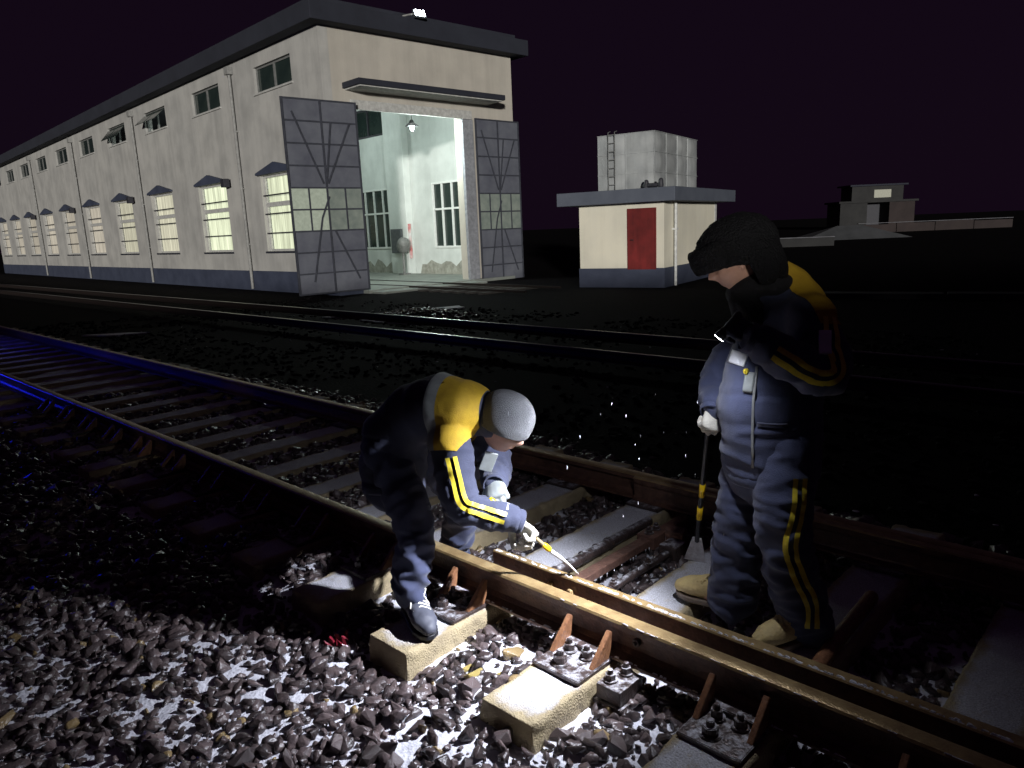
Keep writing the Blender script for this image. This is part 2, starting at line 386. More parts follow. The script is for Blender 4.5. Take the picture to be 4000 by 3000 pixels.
def make_sleeper(x, detail=2):
    e = empty('sleeper', (x, 2.95, 0.0))
    b = child('beam', ME_BEAM, e)
    if detail:
        p = child('base_plate', ME_PLATE, e, loc=(0,0,.003)); child('base_plate', ME_PLATE2, e, loc=(0,0,.003))
        child('clip', ME_CLIP, p, loc=(0,-.8225,0)); child('clip', ME_CLIP, p, loc=(0,-.655,0))
        child('bolt', ME_BOLT2, p, loc=(-.02,-.962,.020), rot=(0,0,.4))
        for sx in (-.100,.100): child('rail_brace', ME_FIN, p, loc=(sx,0,0))
        if detail > 1:
            for sx, sy in ((-.045,-.872),(.040,-.868)): child('bolt', ME_BOLT, p, loc=(sx,sy,.022), rot=(0,0,sx*5))
    return e
words = ['first','second','third','fourth','fifth','sixth','seventh','eighth','ninth','tenth','eleventh','twelfth','thirteenth','fourteenth','fifteenth','sixteenth','seventeenth','eighteenth','nineteenth','twentieth','twenty-first','twenty-second','twenty-third','twenty-fourth','twenty-fifth','twenty-sixth']
GS = 'sleepers of the near track'
tag(make_sleeper(-2.40), "snow-dusted yellowish sleeper under the bending worker's laced shoe", 'sleeper', GS)
tag(make_sleeper(-1.70), 'snow-dusted sleeper in front, between the laced shoe and the small clamp block', 'sleeper', GS)
tag(make_sleeper(-1.05), 'sleeper at the bottom edge with a snowy bolted plate, right of the brightest ones', 'sleeper', GS)
tag(make_sleeper(-0.42,1), 'dim sleeper inside the track near the right edge of the picture', 'sleeper', GS)
tag(make_sleeper(0.22,1), 'unlit sleeper rightmost of all, under the near rail in the bottom corner', 'sleeper', GS)
for i in range(26):
    tag(make_sleeper(-3.05-0.65*i, 2 if i < 3 else (1 if i < 10 else 0)), words[i]+" sleeper to the left of the one under the bending worker's shoe", 'sleeper', GS)

# ------------------------------------------------------------------ rails
PROF = [(-.066,0),(.066,0),(.066,.011),(.024,.022),(.0085,.040),(.0080,.098),(.016,.110),(.034,.117),(.035,.140),(.030,.149),(.018,.152),
        (-.018,.152),(-.030,.149),(-.035,.140),(-.034,.117),(-.016,.110),(-.0080,.098),(-.0085,.040),(-.024,.022),(-.066,.011)]
def rail_mesh(x0, x1, prof=PROF, n=1, rough=0.0):
    xs = [x0+(x1-x0)*i/n for i in range(n+1)]
    v = []; f = []; k = len(prof)
    for x in xs:
        for a, b in prof: v.append((x, a, b))
    for i in range(n):
        for j in range(k): f.append((i*k+j, (i+1)*k+j, (i+1)*k+(j+1)%k, i*k+(j+1)%k))
    f.append(tuple(range(k))); f.append(tuple(range((n)*k+k-1, n*k-1, -1)))
    me = bpy.data.meshes.new('rail'); me.from_pydata(v, [], f); me.update()
    me.materials.append(m_rail); me.materials.append(m_head)
    mi = []
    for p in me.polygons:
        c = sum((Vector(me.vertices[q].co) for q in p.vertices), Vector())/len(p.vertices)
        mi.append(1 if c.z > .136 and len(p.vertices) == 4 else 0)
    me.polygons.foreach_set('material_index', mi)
    smooth_by_angle(me, 25); return me
m_rail2 = mat('dull_rail_steel', (0.022,0.016,0.014), 0.5, var=.3, scale=20)
m_head2 = mat('polished_rail_top', (0.16,0.15,0.145), 0.28, metal=0.9, var=.2, scale=20)
def rail(x0, x1, y, label, z=.021, n=1, dull=False):
    o = link('rail', rail_mesh(x0, x1, n=n), None)
    if dull:
        o.data.materials[0] = m_rail2; o.data.materials[1] = m_head2
    o.location = (0, y, z); return tag(o, label, 'rail', 'rails of the tracks')
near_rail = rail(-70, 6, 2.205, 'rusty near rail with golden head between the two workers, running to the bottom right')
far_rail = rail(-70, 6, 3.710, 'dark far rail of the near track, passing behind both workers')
# bolt heads on the web of the near rail
mb = MB(); mb.cyl((0,0,0),(0,-.016,0),.017,.016,12); mb.cyl((0,-.014,0),(0,-.026,0),.009,.007,10); ME_WB = beveled(mb,.002); ME_WB.materials.append(m_iron)
for x in (-1.50,-0.98): child('web_bolt', ME_WB, near_rail, loc=(x,-.0085,.078))
# snow crust lying along rail edges
def crust(name, x0, x1, y, z, w, h, dens, parent, seed=0):
    rr = random.Random(seed); mbk = MB(); x = x0
    while x < x1:
        ln = rr.uniform(.006,.03); 
        if rr.random() < dens:
            hh = h*rr.uniform(.3,1); ww = w*rr.uniform(.4,1)
            mbk.add([(x,y-ww/2,z),(x+ln,y-ww/2*rr.uniform(.5,1),z),(x+ln,y+ww/2,z),(x,y+ww/2*rr.uniform(.6,1.2),z),
                     (x+ln*.2,y-ww*.2,z+hh),(x+ln*.8,y-ww*.15,z+hh*rr.uniform(.5,1)),(x+ln*.75,y+ww*.25,z+hh*.8),(x+ln*.25,y+ww*.2,z+hh)],
                    [(3,2,1,0),(4,5,6,7),(0,1,5,4),(1,2,6,5),(2,3,7,6),(3,0,4,7)])
        x += ln*rr.uniform(.7,1.4)
    o = mbk.build(name, m_snow, parent); o['kind'] = 'stuff'; return o
crust('snow_crust', -3.4, .4, -.060, .0115, .012, .006, .45, near_rail, 1)
crust('snow_crust', -1.9, .2, -.033, .1485, .006, .004, .35, near_rail, 2)

# open switch blade beside the near rail
BPROF = [(-.050,0),(.060,0),(.060,.010),(.018,.020),(.012,.030),(.012,.100),(.030,.112),(.034,.140),(.028,.148),(-.026,.150),(-.030,.144),(-.030,.022),(-.050,.012)]
me = rail_mesh(-2.43, 6, BPROF, 60)
for v in me.vertices:
    t = max(0, min(1, (v.co.x+2.43)/1.4))
    v.co.y = (v.co.y+.030)*(0.55+0.45*t)-.030
    if v.co.x > .3: v.co.y += (v.co.x-.3)**2*.006
blade = link('switch_blade', me, None); blade.location = (0, 2.365, .021)
tag(blade, 'open switch blade lying beside the near rail, frost on its bolted side', 'switch rail', 'switch blades')
mb = MB(); mb.cyl((0,0,0),(0,-.016,0),.021,.019,8); ME_BB = beveled(mb,.003); ME_BB.materials.append(m_head)
for x in (-2.06,-1.945): child('bolt', ME_BB, blade, loc=(x,-.030,.085))
for k in range(2): crust('snow_crust', -2.42, -.3, -.020+.006*k, .149, .012, .008, .6, blade, 3+k)
mb = MB(); mb.box(-2.16,-1.86,-.036,-.0305,.055,.062); mb.box(-2.12,-1.88,-.040,-.0305,.020,.026); mb.build('splice_plate', m_rust, blade)
me = rail_mesh(-2.5, 6, BPROF, 30)
for v in me.vertices:
    t = max(0, min(1, (v.co.x+2.5)/2.5)); v.co.y = -v.co.y*(0.35+.65*t)
me.flip_normals()
b2 = link('switch_blade', me, None); b2.location = (0, 3.645, .021)
tag(b2, 'dim switch blade closed against the far rail behind the snowfall', 'switch rail', 'switch blades')

# throw rods and their fittings between s1 and s2
def rod(name, pts, r, m, label, cat, group=None, n=12):
    mb = MB(); mb.tube(pts, [r]*len(pts), n); o = mb.build(name, m, None, smooth=True); return tag(o, label, cat, group)
m_rod = mat('rusty_rod', (0.20,0.105,0.075), 0.45, col2=(0.10,0.055,0.042), scale=25, bump=.4, bscale=60)
e = empty('throw_rod', (-2.13, 2.9, 0.0))
mb = MB(); mb.box(-.032,.032,-.48,.72,-.030,.012); mb.build('bar', m_rod, e, bevel=.004)
mb = MB(); mb.box(-.055,.055,.30,.44,-.045,.030); mb.build('clevis', m_rod, e, bevel=.006)
for sy in (.34,.41):
    mb = MB(); hexbolt(mb,.0,sy,.030,.020,.038); mb.build('bolt', m_iron, e)
mb = MB(); mb.box(-.045,.030,-.53,-.44,-.05,.06); mb.build('blade_bracket', m_rod, e, bevel=.005)
tag(e, 'flat rusty throw rod crossing between the rails right of the bending worker', 'rod', 'switch rods')
def dangle(parent, x, y, z, n, seed):
    rr = random.Random(seed); mb = MB()
    for k in range(n):
        yy = y+rr.uniform(0,.7); l = rr.uniform(.010,.035); xx = x+rr.uniform(-.004,.004)
        mb.cyl((xx,yy,z),(xx,yy,z-l), .004,.001,6)
    o = mb.build('icicles', m_snow, parent, smooth=True); o['kind'] = 'stuff'
dangle(e, .031, -.30, -.028, 16, 4)
e = empty('locking_rod', (-2.28, 2.9, -0.01))
mb = MB(); mb.tube([(0,-.45,0),(.01,-.1,.004),(0,.2,0),(.005,.55,.004)],[.030,.029,.030,.028],14); mb.build('tube', m_iron, e, smooth=True)
for sy in (-.30,-.18,-.06,.06,.16):
    mb = MB(); mb.cyl((0,sy,0),(0,sy+.025,0),.035,.035,14); mb.build('collar', m_iron, e, smooth=False, bevel=.003)
tag(e, 'dark ribbed tube lying across the track beside the flat rusty rod', 'rod', 'switch rods')
e = empty('detector_rod', (-1.98, 2.9, -0.03))
mb = MB(); mb.tube([(0,-.46,0),(-.005,0,.0),(0,.30,0)],[.022,.021,.022],12); mb.build('tube', m_iron, e, smooth=True)
mb = MB(); mb.box(-.05,.05,.28,.40,-.05,.045); mb.build('joint_block', m_iron, e, bevel=.006)
for sy in (-.2,.10):
    mb = MB(); hexbolt(mb,0,sy,.018,.018,.03); mb.build('bolt', m_iron, e)
tag(e, 'thin icy iron rod nearest the standing worker, lying beside the lit sleeper', 'rod', 'switch rods')
m_wood = mat('upright_tan_post', (0.33,0.26,0.13), 0.7, col2=(0.2,0.15,0.08), scale=14, bump=.4, bscale=50)
mb = MB(); mb.box(-.05,.05,-.035,.035,-.14,.055); o = mb.build('stretcher_plate', m_rod, None, bevel=.006); o.location = (-2.02,3.33,0); o.rotation_euler = (0.1,.1,.3)
tag(o, 'tan rusty plate standing at the far end of the switch rods', 'plate')
# insulated clamp block fixed beside sleeper two
e = empty('clamp_block', (-1.50, 2.075, -.06))
mb = MB(); mb.box(-.055,.055,-.075,.075,0,.060); mb.build('block', m_iron, e, bevel=.004)
mb = MB(); mb.box(-.065,.065,-.085,.080,-.022,-.004); mb.build('lower_plate', m_iron, e, bevel=.003)
for sx, sy in ((-.020,-.03),(.0,.045)):
    mb = MB(); hexbolt(mb, sx, sy, .062, .021,.046); mb.build('bolt', m_iron, e)
tag(e, 'small iron clamp block with two bolts between the front sleeper and the near rail', 'clamp')
# crossing bars in the dark on the right
o = rod('brace_bar', [(-.945,2.55,.03),(-.96,2.85,.035),(-.975,3.25,.03)], .030, m_rust, 'rust-red bar lying across the track in the dark right of the standing worker', 'rod', 'switch rods')
# litter
mb = MB()
rr = random.Random(5)
N = 9
for j in range(N):
    for i in range(N):
        mb.v.append(((i/(N-1)-.5)*.11+rr.uniform(-.006,.006), (j/(N-1)-.5)*.07+rr.uniform(-.006,.006), .03*math.sin(i*1.3+j*.6)*math.cos(j*.9)+rr.uniform(-.01,.012)))
for j in range(N-1):
    for i in range(N-1): mb.f.append((j*N+i, j*N+i+1, (j+1)*N+i+1, (j+1)*N+i))
m_red = mat('red_plastic_wrapper', (0.24,0.015,0.03), 0.35, col2=(0.14,0.01,0.02), scale=20)
o = mb.build('litter_wrapper', m_red); o.location = (-2.70,1.60,bed_h(-2.70,1.60)+.045); o.rotation_euler = (.2,-.3,.5)
sol = o.modifiers.new('thickness','SOLIDIFY'); sol.thickness = .001
tag(o, 'crumpled red plastic wrapper on the ballast left of the lit sleeper end', 'litter')

# ------------------------------------------------------------------ second track and yard
rail(-70, 30, 8.06, 'thin lit rail of the second track nearer the workers', z=-.13, dull=True)
rail(-70, 30, 9.56, 'thin lit rail of the second track nearer the shed door', z=-.13, dull=True)

# ================================================================== ENGINE SHED
m_wall = mat('grey_white_plaster', (0.50,0.492,0.465), 0.9, col2=(0.42,0.416,0.40), scale=0.45, bump=0.25, bscale=18, streak=.15)
m_gable = mat('cream_plaster', (0.535,0.50,0.435), 0.9, col2=(0.47,0.44,0.39), scale=0.5, bump=0.25, bscale=18, streak=.10)
m_navy = mat('dark_blue_paint', (0.060,0.072,0.115), 0.75, col2=(0.038,0.047,0.080), scale=1.3, bump=0.2, bscale=20)
m_fascia = mat('slate_blue_fascia', (0.026,0.029,0.043), 0.9, col2=(0.018,0.020,0.031), scale=1.0)
m_glassd = mat('dark_green_glass', (0.030,0.045,0.040), 0.12, col2=(0.018,0.030,0.028), scale=1.5, spec=0.6)
m_frame = mat('grey_window_frame', (0.20,0.205,0.20), 0.6)
m_bar = mat('black_window_bar', (0.035,0.035,0.045), 0.6)
m_inwall = mat('interior_white_plaster', (0.66,0.70,0.68), 0.85, col2=(0.56,0.60,0.58), scale=0.9, bump=0.2, bscale=20, streak=.05)
m_floor = mat('pale_concrete_floor', (0.34,0.36,0.33), 0.7, col2=(0.22,0.24,0.22), scale=1.2, bump=.2, bscale=20)
m_wframe = mat('white_window_frame', (0.75,0.78,0.76), 0.5, var=.08)
m_leaf = mat('blue_grey_door_sheet', (0.155,0.165,0.195), 0.65, col2=(0.095,0.100,0.130), scale=1.1, bump=.25, bscale=8)
m_brace = mat('dark_door_brace', (0.050,0.054,0.070), 0.6)
m_dpane = mat('milky_door_pane', (0.30,0.34,0.30), 0.25, col2=(0.20,0.24,0.22), scale=3)
m_pipe = mat('grey_drainpipe', (0.30,0.30,0.29), 0.6)
def curtain_mat(name, col, s):
    M = bpy.data.materials.new(name); M.use_nodes = True; n = M.node_tree.nodes; l = M.node_tree.links; b = n['Principled BSDF']
    tc = n.new('ShaderNodeTexCoord'); mp = n.new('ShaderNodeMapping'); mp.inputs['Scale'].default_value = (0, 1, 0.05); l.new(tc.outputs['Object'], mp.inputs[0])
    nz = n.new('ShaderNodeTexNoise'); nz.inputs['Scale'].default_value = 9; nz.inputs['Detail'].default_value = 4; l.new(mp.outputs[0], nz.inputs['Vector'])
    rp = n.new('ShaderNodeMapRange'); rp.inputs[1].default_value = .35; rp.inputs[2].default_value = .72; rp.inputs[3].default_value = s*.55; rp.inputs[4].default_value = s*1.5; l.new(nz.outputs['Fac'], rp.inputs[0])
    oi = n.new('ShaderNodeObjectInfo'); vr = n.new('ShaderNodeMapRange'); vr.inputs[3].default_value = .72; vr.inputs[4].default_value = 1.2; l.new(oi.outputs['Random'], vr.inputs[0])
    mv = n.new('ShaderNodeMath'); mv.operation = 'MULTIPLY'; l.new(rp.outputs[0], mv.inputs[0]); l.new(vr.outputs[0], mv.inputs[1])
    b.inputs['Base Color'].default_value = (*[c*.5 for c in col], 1); b.inputs['Emission Color'].default_value = (*col, 1); l.new(mv.outputs[0], b.inputs['Emission Strength'])
    b.inputs['Roughness'].default_value = .8
    return M
def cells(mb, L0, L1, Z0, Z1, openings, f):
    """solid wall with holes: f(a0,a1,z0,z1) adds one block"""
    A = sorted({L0, L1, *[o[0] for o in openings], *[o[1] for o in openings]})
    for a0, a1 in zip(A, A[1:]):
        cut = sorted([(o[2], o[3]) for o in openings if o[0] <= a0+1e-6 and o[1] >= a1-1e-6])
        z = Z0
        for c0, c1 in cut:
            if c0 > z+1e-6: f(a0, a1, z, c0)
            z = max(z, c1)
        if Z1 > z+1e-6: f(a0, a1, z, Z1)
shed = empty('engine_shed', (-21.30, 14.02, 0.0), math.atan2(.99871, .05079))
tag(shed, 'long grey-white engine shed with open lit doorway and rows of glowing windows', 'shed')
WH = 8.17; LEN = 56.0; TH = .34
UP = [1.9,7.75,13.6,19.3,24.9,30.5,35.8,41.0,46.1,51.2]; UW = 2.75; UZ0, UZ1 = 6.80, 7.68
LO = [2.15,8.10,14.05,19.80,25.50,31.0,36.3,41.5,46.6,51.7]; LW = 2.85; LZ0, LZ1 = 1.24, 3.98
ops = [(u,u+UW,UZ0,UZ1) for u in UP]+[(u,u+LW,LZ0,LZ1) for u in LO]
mb = MB(); cells(mb, 0.0, LEN, .50, WH, ops, lambda a0,a1,z0,z1: mb.box(0, TH, a0, a1, z0, z1)); mb.build('side_wall', m_wall, shed)
mb = MB(); mb.box(-.03, TH-.01, -.03, LEN, -.5, .50); mb.build('plinth', m_navy, shed)
# gable wall around the doorway (x 1.0..5.6 up to 5.82)
mb = MB()
mb.box(TH, 1.0, .0, TH, .5, WH); mb.box(1.0, 5.60, .0, TH, 5.82, WH); mb.box(5.60, 8.30, .0, TH, -.5, WH); mb.build('gable_wall', m_gable, shed)
mb = MB(); mb.box(TH, 1.0, .004, TH-.004, -.5, .5); mb.build('plinth', m_navy, shed)
# jamb trims and lintel
m_trim = mat('pale_door_trim', (0.52,0.52,0.50), 0.85)
mb = MB(); mb.box(5.60,6.10,-.14,-.002,-.3,5.70); mb.build('door_pier', mat('grey_blue_pier',(.30,.31,.34),.85,streak=.2), shed, bevel=.01)
mb = MB(); mb.box(.94,6.1,-.10,-.002,5.72,6.02); mb.build('lintel', m_trim, shed, bevel=.01)
mb = MB(); mb.box(.72,7.0,-1.0,-.002,6.34,6.52); mb.build('canopy', m_fascia, shed, bevel=.01)
mb = MB(); mb.box(.80,6.92,-.92,-.003,6.30,6.336); mb.build('canopy_soffit', m_trim, shed)
# roof slab
mb = MB(); mb.box(-.50, 8.80, -.50, LEN+.5, WH+.002, WH+.56); rf = mb.build('roof_slab', m_fascia, shed, bevel=.02)
mb = MB(); mb.box(-.20,8.4,-.2,LEN,WH+.56,WH+.75); mb.build('roof_cap', m_fascia, rf)
# other walls, inside
mb = MB(); cells(mb, TH, LEN, -.5, WH, [(2.0,4.7,1.0,3.8),(7.8,10.8,1.0,3.8),(13.4,16.1,1.0,3.8),(1.8,4.6,6.6,7.5),(7.8,10.9,6.2,7.5)], lambda a0,a1,z0,z1: mb.box(7.75, 8.30, a0, a1, z0, z1)); mb.build('inner_wall', m_inwall, shed)
mb = MB(); mb.box(TH, 7.75, LEN-.4, LEN, -.5, WH); mb.build('end_wall', m_inwall, shed)
mb = MB(); mb.box(TH+.002, TH+.012, TH, LEN-.4, -.1, WH-.01)
mb = MB(); mb.box(.9, 7.75, -.35, LEN-.4, -.5, -.15); mb.build('floor', m_floor, shed)
mb = MB(); mb.box(7.38,7.748,6.25,7.65,-.15,WH); mb.build('pillar', m_inwall, shed, bevel=.02)
mb = MB(); mb.box(7.10,7.748,17.0,18.0,-.15,WH); mb.build('pillar', m_inwall, shed, bevel=.02)
m_stain = mat('crumbled_plaster', (0.40,0.41,0.36), .9, col2=(.22,.22,.19), scale=5, bump=.5, bscale=12)
mb = MB(); 
pts = [(1.2,-.15)]+[(1.2+i*.35, .25+.25*mnoise.noise(Vector((i*.8,0,0)))+.1*((i*7)%3)) for i in range(14)]+[(5.9,-.15)]
mb.prism(pts, 7.738, 7.748, 'yz'); mb.build('damp_patch', m_stain, shed)
pts = [(7.6,-.15)]+[(7.6+i*.35, .2+.3*mnoise.noise(Vector((i*.9,5,0)))+.12*((i*5)%3)) for i in range(12)]+[(11.6,-.15)]
mb = MB(); mb.prism(pts, 7.738, 7.748, 'yz'); mb.build('damp_patch', m_stain, shed)
# inner windows
def inner_window(a0, a1, z0, z1, cols, tr, dark=False):
    w = MB(); w.box(7.70,7.80,a0,a1,z0,z0+.08); w.box(7.70,7.80,a0,a1,z1-.08,z1); w.box(7.70,7.80,a0,a0+.08,z0+.08,z1-.08); w.box(7.70,7.80,a1-.08,a1,z0+.08,z1-.08)
    f = w.build('inner_window', m_wframe if not dark else m_bar, shed, bevel=.006)
    b = MB()
    for k in range(1, cols):
        a = a0+(a1-a0)*k/cols; b.box(7.715,7.79,a-.035,a+.035,z0+.08,z1-.08)
    if tr: b.box(7.712,7.792,a0+.08,a1-.08,tr-.04,tr+.04)
    b.build('mullion', m_wframe if not dark else m_bar, f)
    for k in range(cols):
        p = MB(); p.box(7.80,7.81,a0+(a1-a0)*k/cols,a0+(a1-a0)*(k+1)/cols-.002,z0,z1); p.build('pane', m_glassd, f)
for a0, a1 in ((2.0,4.7),(7.8,10.8),(13.4,16.1)): inner_window(a0,a1,1.0,3.8,4,2.66)
inner_window(1.8,4.6,6.6,7.5,2,None,True); inner_window(7.8,10.9,6.2,7.5,2,None,True)
# fluorescent tubes and pendant lamps inside
m_tube = mat('lit_tube', (1,1,1), .5, emit=(0.85,1.0,0.95), estr=6)
m_enamel = mat('grey_enamel_shade', (.10,.11,.12), .4)
m_bulb = mat('lit_bulb', (1,1,1), .5, emit=(0.85,1.0,0.96), estr=14)
def pendant(x, y, z, energy):
    w = MB(); w.tube([(x,y,z+.22),(x,y,z+.12),(x,y,z)],[.05,.10,.26],20,caps=False); p = w.build('pendant_lamp', m_enamel, shed, smooth=True)
    w = MB(); w.cyl((x,y,WH),(x,y,z+.2),.012,.012,6); w.build('cable', m_bar, p)
    w = MB(); w.tube([(x,y,z-.02),(x,y,z-.09)],[.09,.07],12); w.build('bulb', m_bulb, p, smooth=True)
    L = bpy.data.lights.new('pendant_light','POINT'); L.energy = energy; L.color = (0.86,1.0,0.95); L.shadow_soft_size = .14
    o = bpy.data.objects.new('pendant_light', L); COL.objects.link(o); o.parent = p; o.location = (x,y,z-.25)
pendant(4.1, .95, 5.50, 560); pendant(4.1, 8.5, 6.4, 230); pendant(4.1, 15.0, 6.4, 160)
# machine by the pillar: switch cabinet, wall pipe and stand fan
w = MB(); w.box(7.24,7.378,6.6,7.4,.8,1.9); w.build('switch_cabinet', m_enamel, shed, bevel=.02)
w = MB(); w.box(7.42,7.54,6.16,6.246,.55,2.1); w.build('conduit', mat('red_white_conduit',(.5,.08,.08),.5,col2=(.7,.7,.7),scale=2), shed, bevel=.01)
w = MB(); w.tube([(6.9,6.0,-.15),(6.9,6.0,1.0)],[.06,.05],10); w.tube([(6.88,5.95,1.1),(6.80,5.80,1.25)],[.30,.28],18); w.box(6.7,7.1,5.8,6.2,-.15,-.08); w.build('stand_fan', m_frame, shed, smooth=False)

# upper windows
m_curt = [curtain_mat('lit_curtain_near', (0.80,0.86,0.62), 0.66), curtain_mat('lit_curtain_mid', (0.80,0.78,0.60), 0.42), curtain_mat('lit_curtain_far', (0.76,0.70,0.58), 0.27)]
for i, u in enumerate(UP):
    w = MB(); w.box(.10,.18,u,u+UW,UZ0,UZ0+.07); w.box(.10,.18,u,u+UW,UZ1-.07,UZ1); w.box(.10,.18,u,u+.08,UZ0+.07,UZ1-.07); w.box(.10,.18,u+UW-.08,u+UW,UZ0+.07,UZ1-.07); w.box(.102,.178,u+UW/2-.06,u+UW/2+.06,UZ0+.07,UZ1-.07)
    f = w.build('upper_window', m_frame, shed)
    for k in range(2):
        p = MB(); y0 = u+.08+k*UW/2-(k*.02); p.box(-.01,.01,0,UW/2-.14,-(UZ1-UZ0)+.14,0)
        o = p.build('pane', m_glassd, f); o.location = (.14, y0, UZ1-.07)
        if i in (2,3):      # sash tilted open
            o.rotation_euler = (0, R(48 if i == 2 else 40), 0); o.location = (.06, y0, UZ1-.07)
    s = MB(); s.box(-.06,.34,u-.08,u+UW+.08,UZ0-.06,UZ0-.002); s.build('sill', m_trim, f)
# lower windows with curtains, bars and little gable hoods
for i, u in enumerate(LO):
    w = MB(); w.box(.12,.20,u,u+LW,LZ0,LZ0+.08); w.box(.12,.20,u,u+LW,LZ1-.08,LZ1); w.box(.12,.20,u,u+.08,LZ0+.08,LZ1-.08); w.box(.12,.20,u+LW-.08,u+LW,LZ0+.08,LZ1-.08); w.box(.12,.20,u+.08,u+LW-.08,2.86,3.02)
    f = w.build('lower_window', m_trim, shed)
    c = MB(); n = 70
    for k in range(n+1):
        y = u+.06+(LW-.12)*k/n; d = .25+.022*math.sin(k*1.9)+.012*math.sin(k*.7)
        c.v += [(d,y,LZ0+.05),(d,y,LZ1-.05)]
        if k: c.f.append((2*k-2,2*k,2*k+1,2*k-1))
    c.build('curtain', m_curt[0 if i < 2 else (1 if i < 4 else 2)], f, smooth=True)
    for z in (1.90,2.60,3.27):
        b = MB(); b.box(.05,.085,u-.0+.002,u+LW-.002,z-.025,z+.025); b.build('bar', m_bar, f)
    h = MB(); h.prism([(u-.12,LZ1+.02),(u+LW+.12,LZ1+.02),(u+LW+.12,LZ1+.10),(u+LW*.52,LZ1+.40),(u-.12,LZ1+.10)], -.14, -.004, 'yz'); h.build('hood', m_navy, f, bevel=.01)
    s = MB(); s.box(-.07,.34,u-.05,u+LW+.05,LZ0-.07,LZ0-.002); s.build('sill', m_fascia, f)
    if i in (1,3,5,7):
        b = MB(); b.box(-.34,-.10,u-.62,u-.30,LZ1-.22,LZ1+.10); b.tube([(-.10,u-.46,LZ1-.02),(-.002,u-.46,LZ1-.02)],[.03,.03],8); b.build('wall_lamp', m_bar, f, bevel=.02)
for y in (6.45,17.9,29.0,40.0):
    w = MB(); w.tube([(-.10,y,-.2),(-.10,y,7.75)],[.055,.055],12,caps=False); w.box(-.22,-.004,y-.16,y+.16,7.75,8.02)
    for z in (1.5,3.6,5.7): w.box(-.11,-.002,y-.08,y+.08,z,z+.05)
    w.build('drainpipe', m_pipe, shed, smooth=False)
# floodlight on the roof edge
fl = empty('floodlight', (3.55,-.62,8.86)); fl.parent = shed; fl.rotation_euler = (R(-28), 0, R(-8))
w = MB(); w.box(-.22,.22,-.03,.05,-.14,.14); w.build('housing', m_enamel, fl, bevel=.01)
m_led = mat('lit_led', (1,1,1), .5, emit=(0.86,0.93,1.0), estr=30)
for kx in (-.14,0,.14):
    for kz in (-.065,.065):
        w = MB(); w.tube([(kx,-.031,kz),(kx,-.045,kz)],[.050,.046],10); w.build('led_lens', m_led, fl, smooth=True)
w = MB(); w.tube([(3.0,-.45,8.75),(3.2,-.55,8.80),(3.45,-.58,8.86)],[.03,.03,.03],8); w.build('lamp_arm', m_pipe, shed, smooth=True)
# door leaves
def door_leaf(x0, width, height, z0, yoff, rot, glow):
    e = empty('door_leaf', (x0, yoff, z0), rot); e.parent = shed
    c0, c1 = 0.0, width; rows = 9; rh = height/rows
    fr = MB(); t = .05
    for xx in (0.0, width/2-.03, width-.06): fr.box(xx, xx+.06, -t, 0, 0, height)
    for r_ in range(rows+1): z = min(max(r_*rh-.025, 0), height-.05); fr.box(0.061, width/2-.031, -t+.004, -.004, z, z+.05); fr.box(width/2+.031, width-.061, -t+.004, -.004, z, z+.05)
    fr.build('frame', m_brace, e)
    for r_ in range(rows):
        for k in range(2):
            a0 = .04+k*(width/2-.01); a1 = a0+width/2-.06
            if r_ in (3,4):
                for q in range(2):
                    p = MB(); p.box(a0+q*(a1-a0)/2+.01, a0+(q+1)*(a1-a0)/2-.01, -.030,-.018, r_*rh+.02, (r_+1)*rh-.02)
                    p.build('pane', m_dlit if (glow and k == 0) else m_dpane, e)
                v = MB(); v.box((a0+a1)/2-.025,(a0+a1)/2+.025,-t+.002,-.002, r_*rh+.025,(r_+1)*rh-.025); v.build('glazing_bar', m_brace, e)
            else:
                n = 6; p = MB()      # slightly dished sheet
                for j in range(n+1):
                    for i in range(n+1):
                        bx = math.sin(math.pi*i/n)*math.sin(math.pi*j/n)
                        p.v.append((a0+(a1-a0)*i/n, -.020-.022*bx, r_*rh+.01+(rh-.02)*j/n))
                for j in range(n):
                    for i in range(n): p.f.append((j*(n+1)+i, j*(n+1)+i+1, (j+1)*(n+1)+i+1, (j+1)*(n+1)+i))
                p.build('panel', m_leaf, e, smooth=True)
    for (ax, az, bx, bz) in ((.62,8.0,.50,5.2),(.88,8.0,.52,5.2),(.40,3.6,.22,.6),(.56,3.0,.86,.6),(.12,8.4,.46,5.2),(.52,4.6,.40,3.6)):
        v = MB(); A = Vector((ax*width,-.062,az*rh)); B = Vector((bx*width,-.062,bz*rh)); d = (B-A).normalized(); s = d.cross(Vector((0,1,0)))*.03
        v.add([A+s,A-s,B-s,B+s,A+s+Vector((0,.011,0)),A-s+Vector((0,.011,0)),B-s+Vector((0,.011,0)),B+s+Vector((0,.011,0))], [(0,1,2,3),(7,6,5,4),(0,4,5,1),(1,5,6,2),(2,6,7,3),(3,7,4,0)]); v.build('brace', m_brace, e)
    bk = MB(); bk.box(.01,width-.01,-.014,-.002,.01,3*rh); bk.box(.01,width-.01,-.014,-.002,5*rh,height-.01); bk.build('backing', m_leaf, e)
    return e
m_dlit = mat('backlit_door_pane', (0.34,0.38,0.32), 0.3, emit=(0.70,0.80,0.62), estr=0.16)
door_leaf(-1.62, 2.58, 6.0, -.12, -.22, R(-2.0), True)
door_leaf(6.12, 2.24, 6.1, -.34, -.20, 0.0, False)
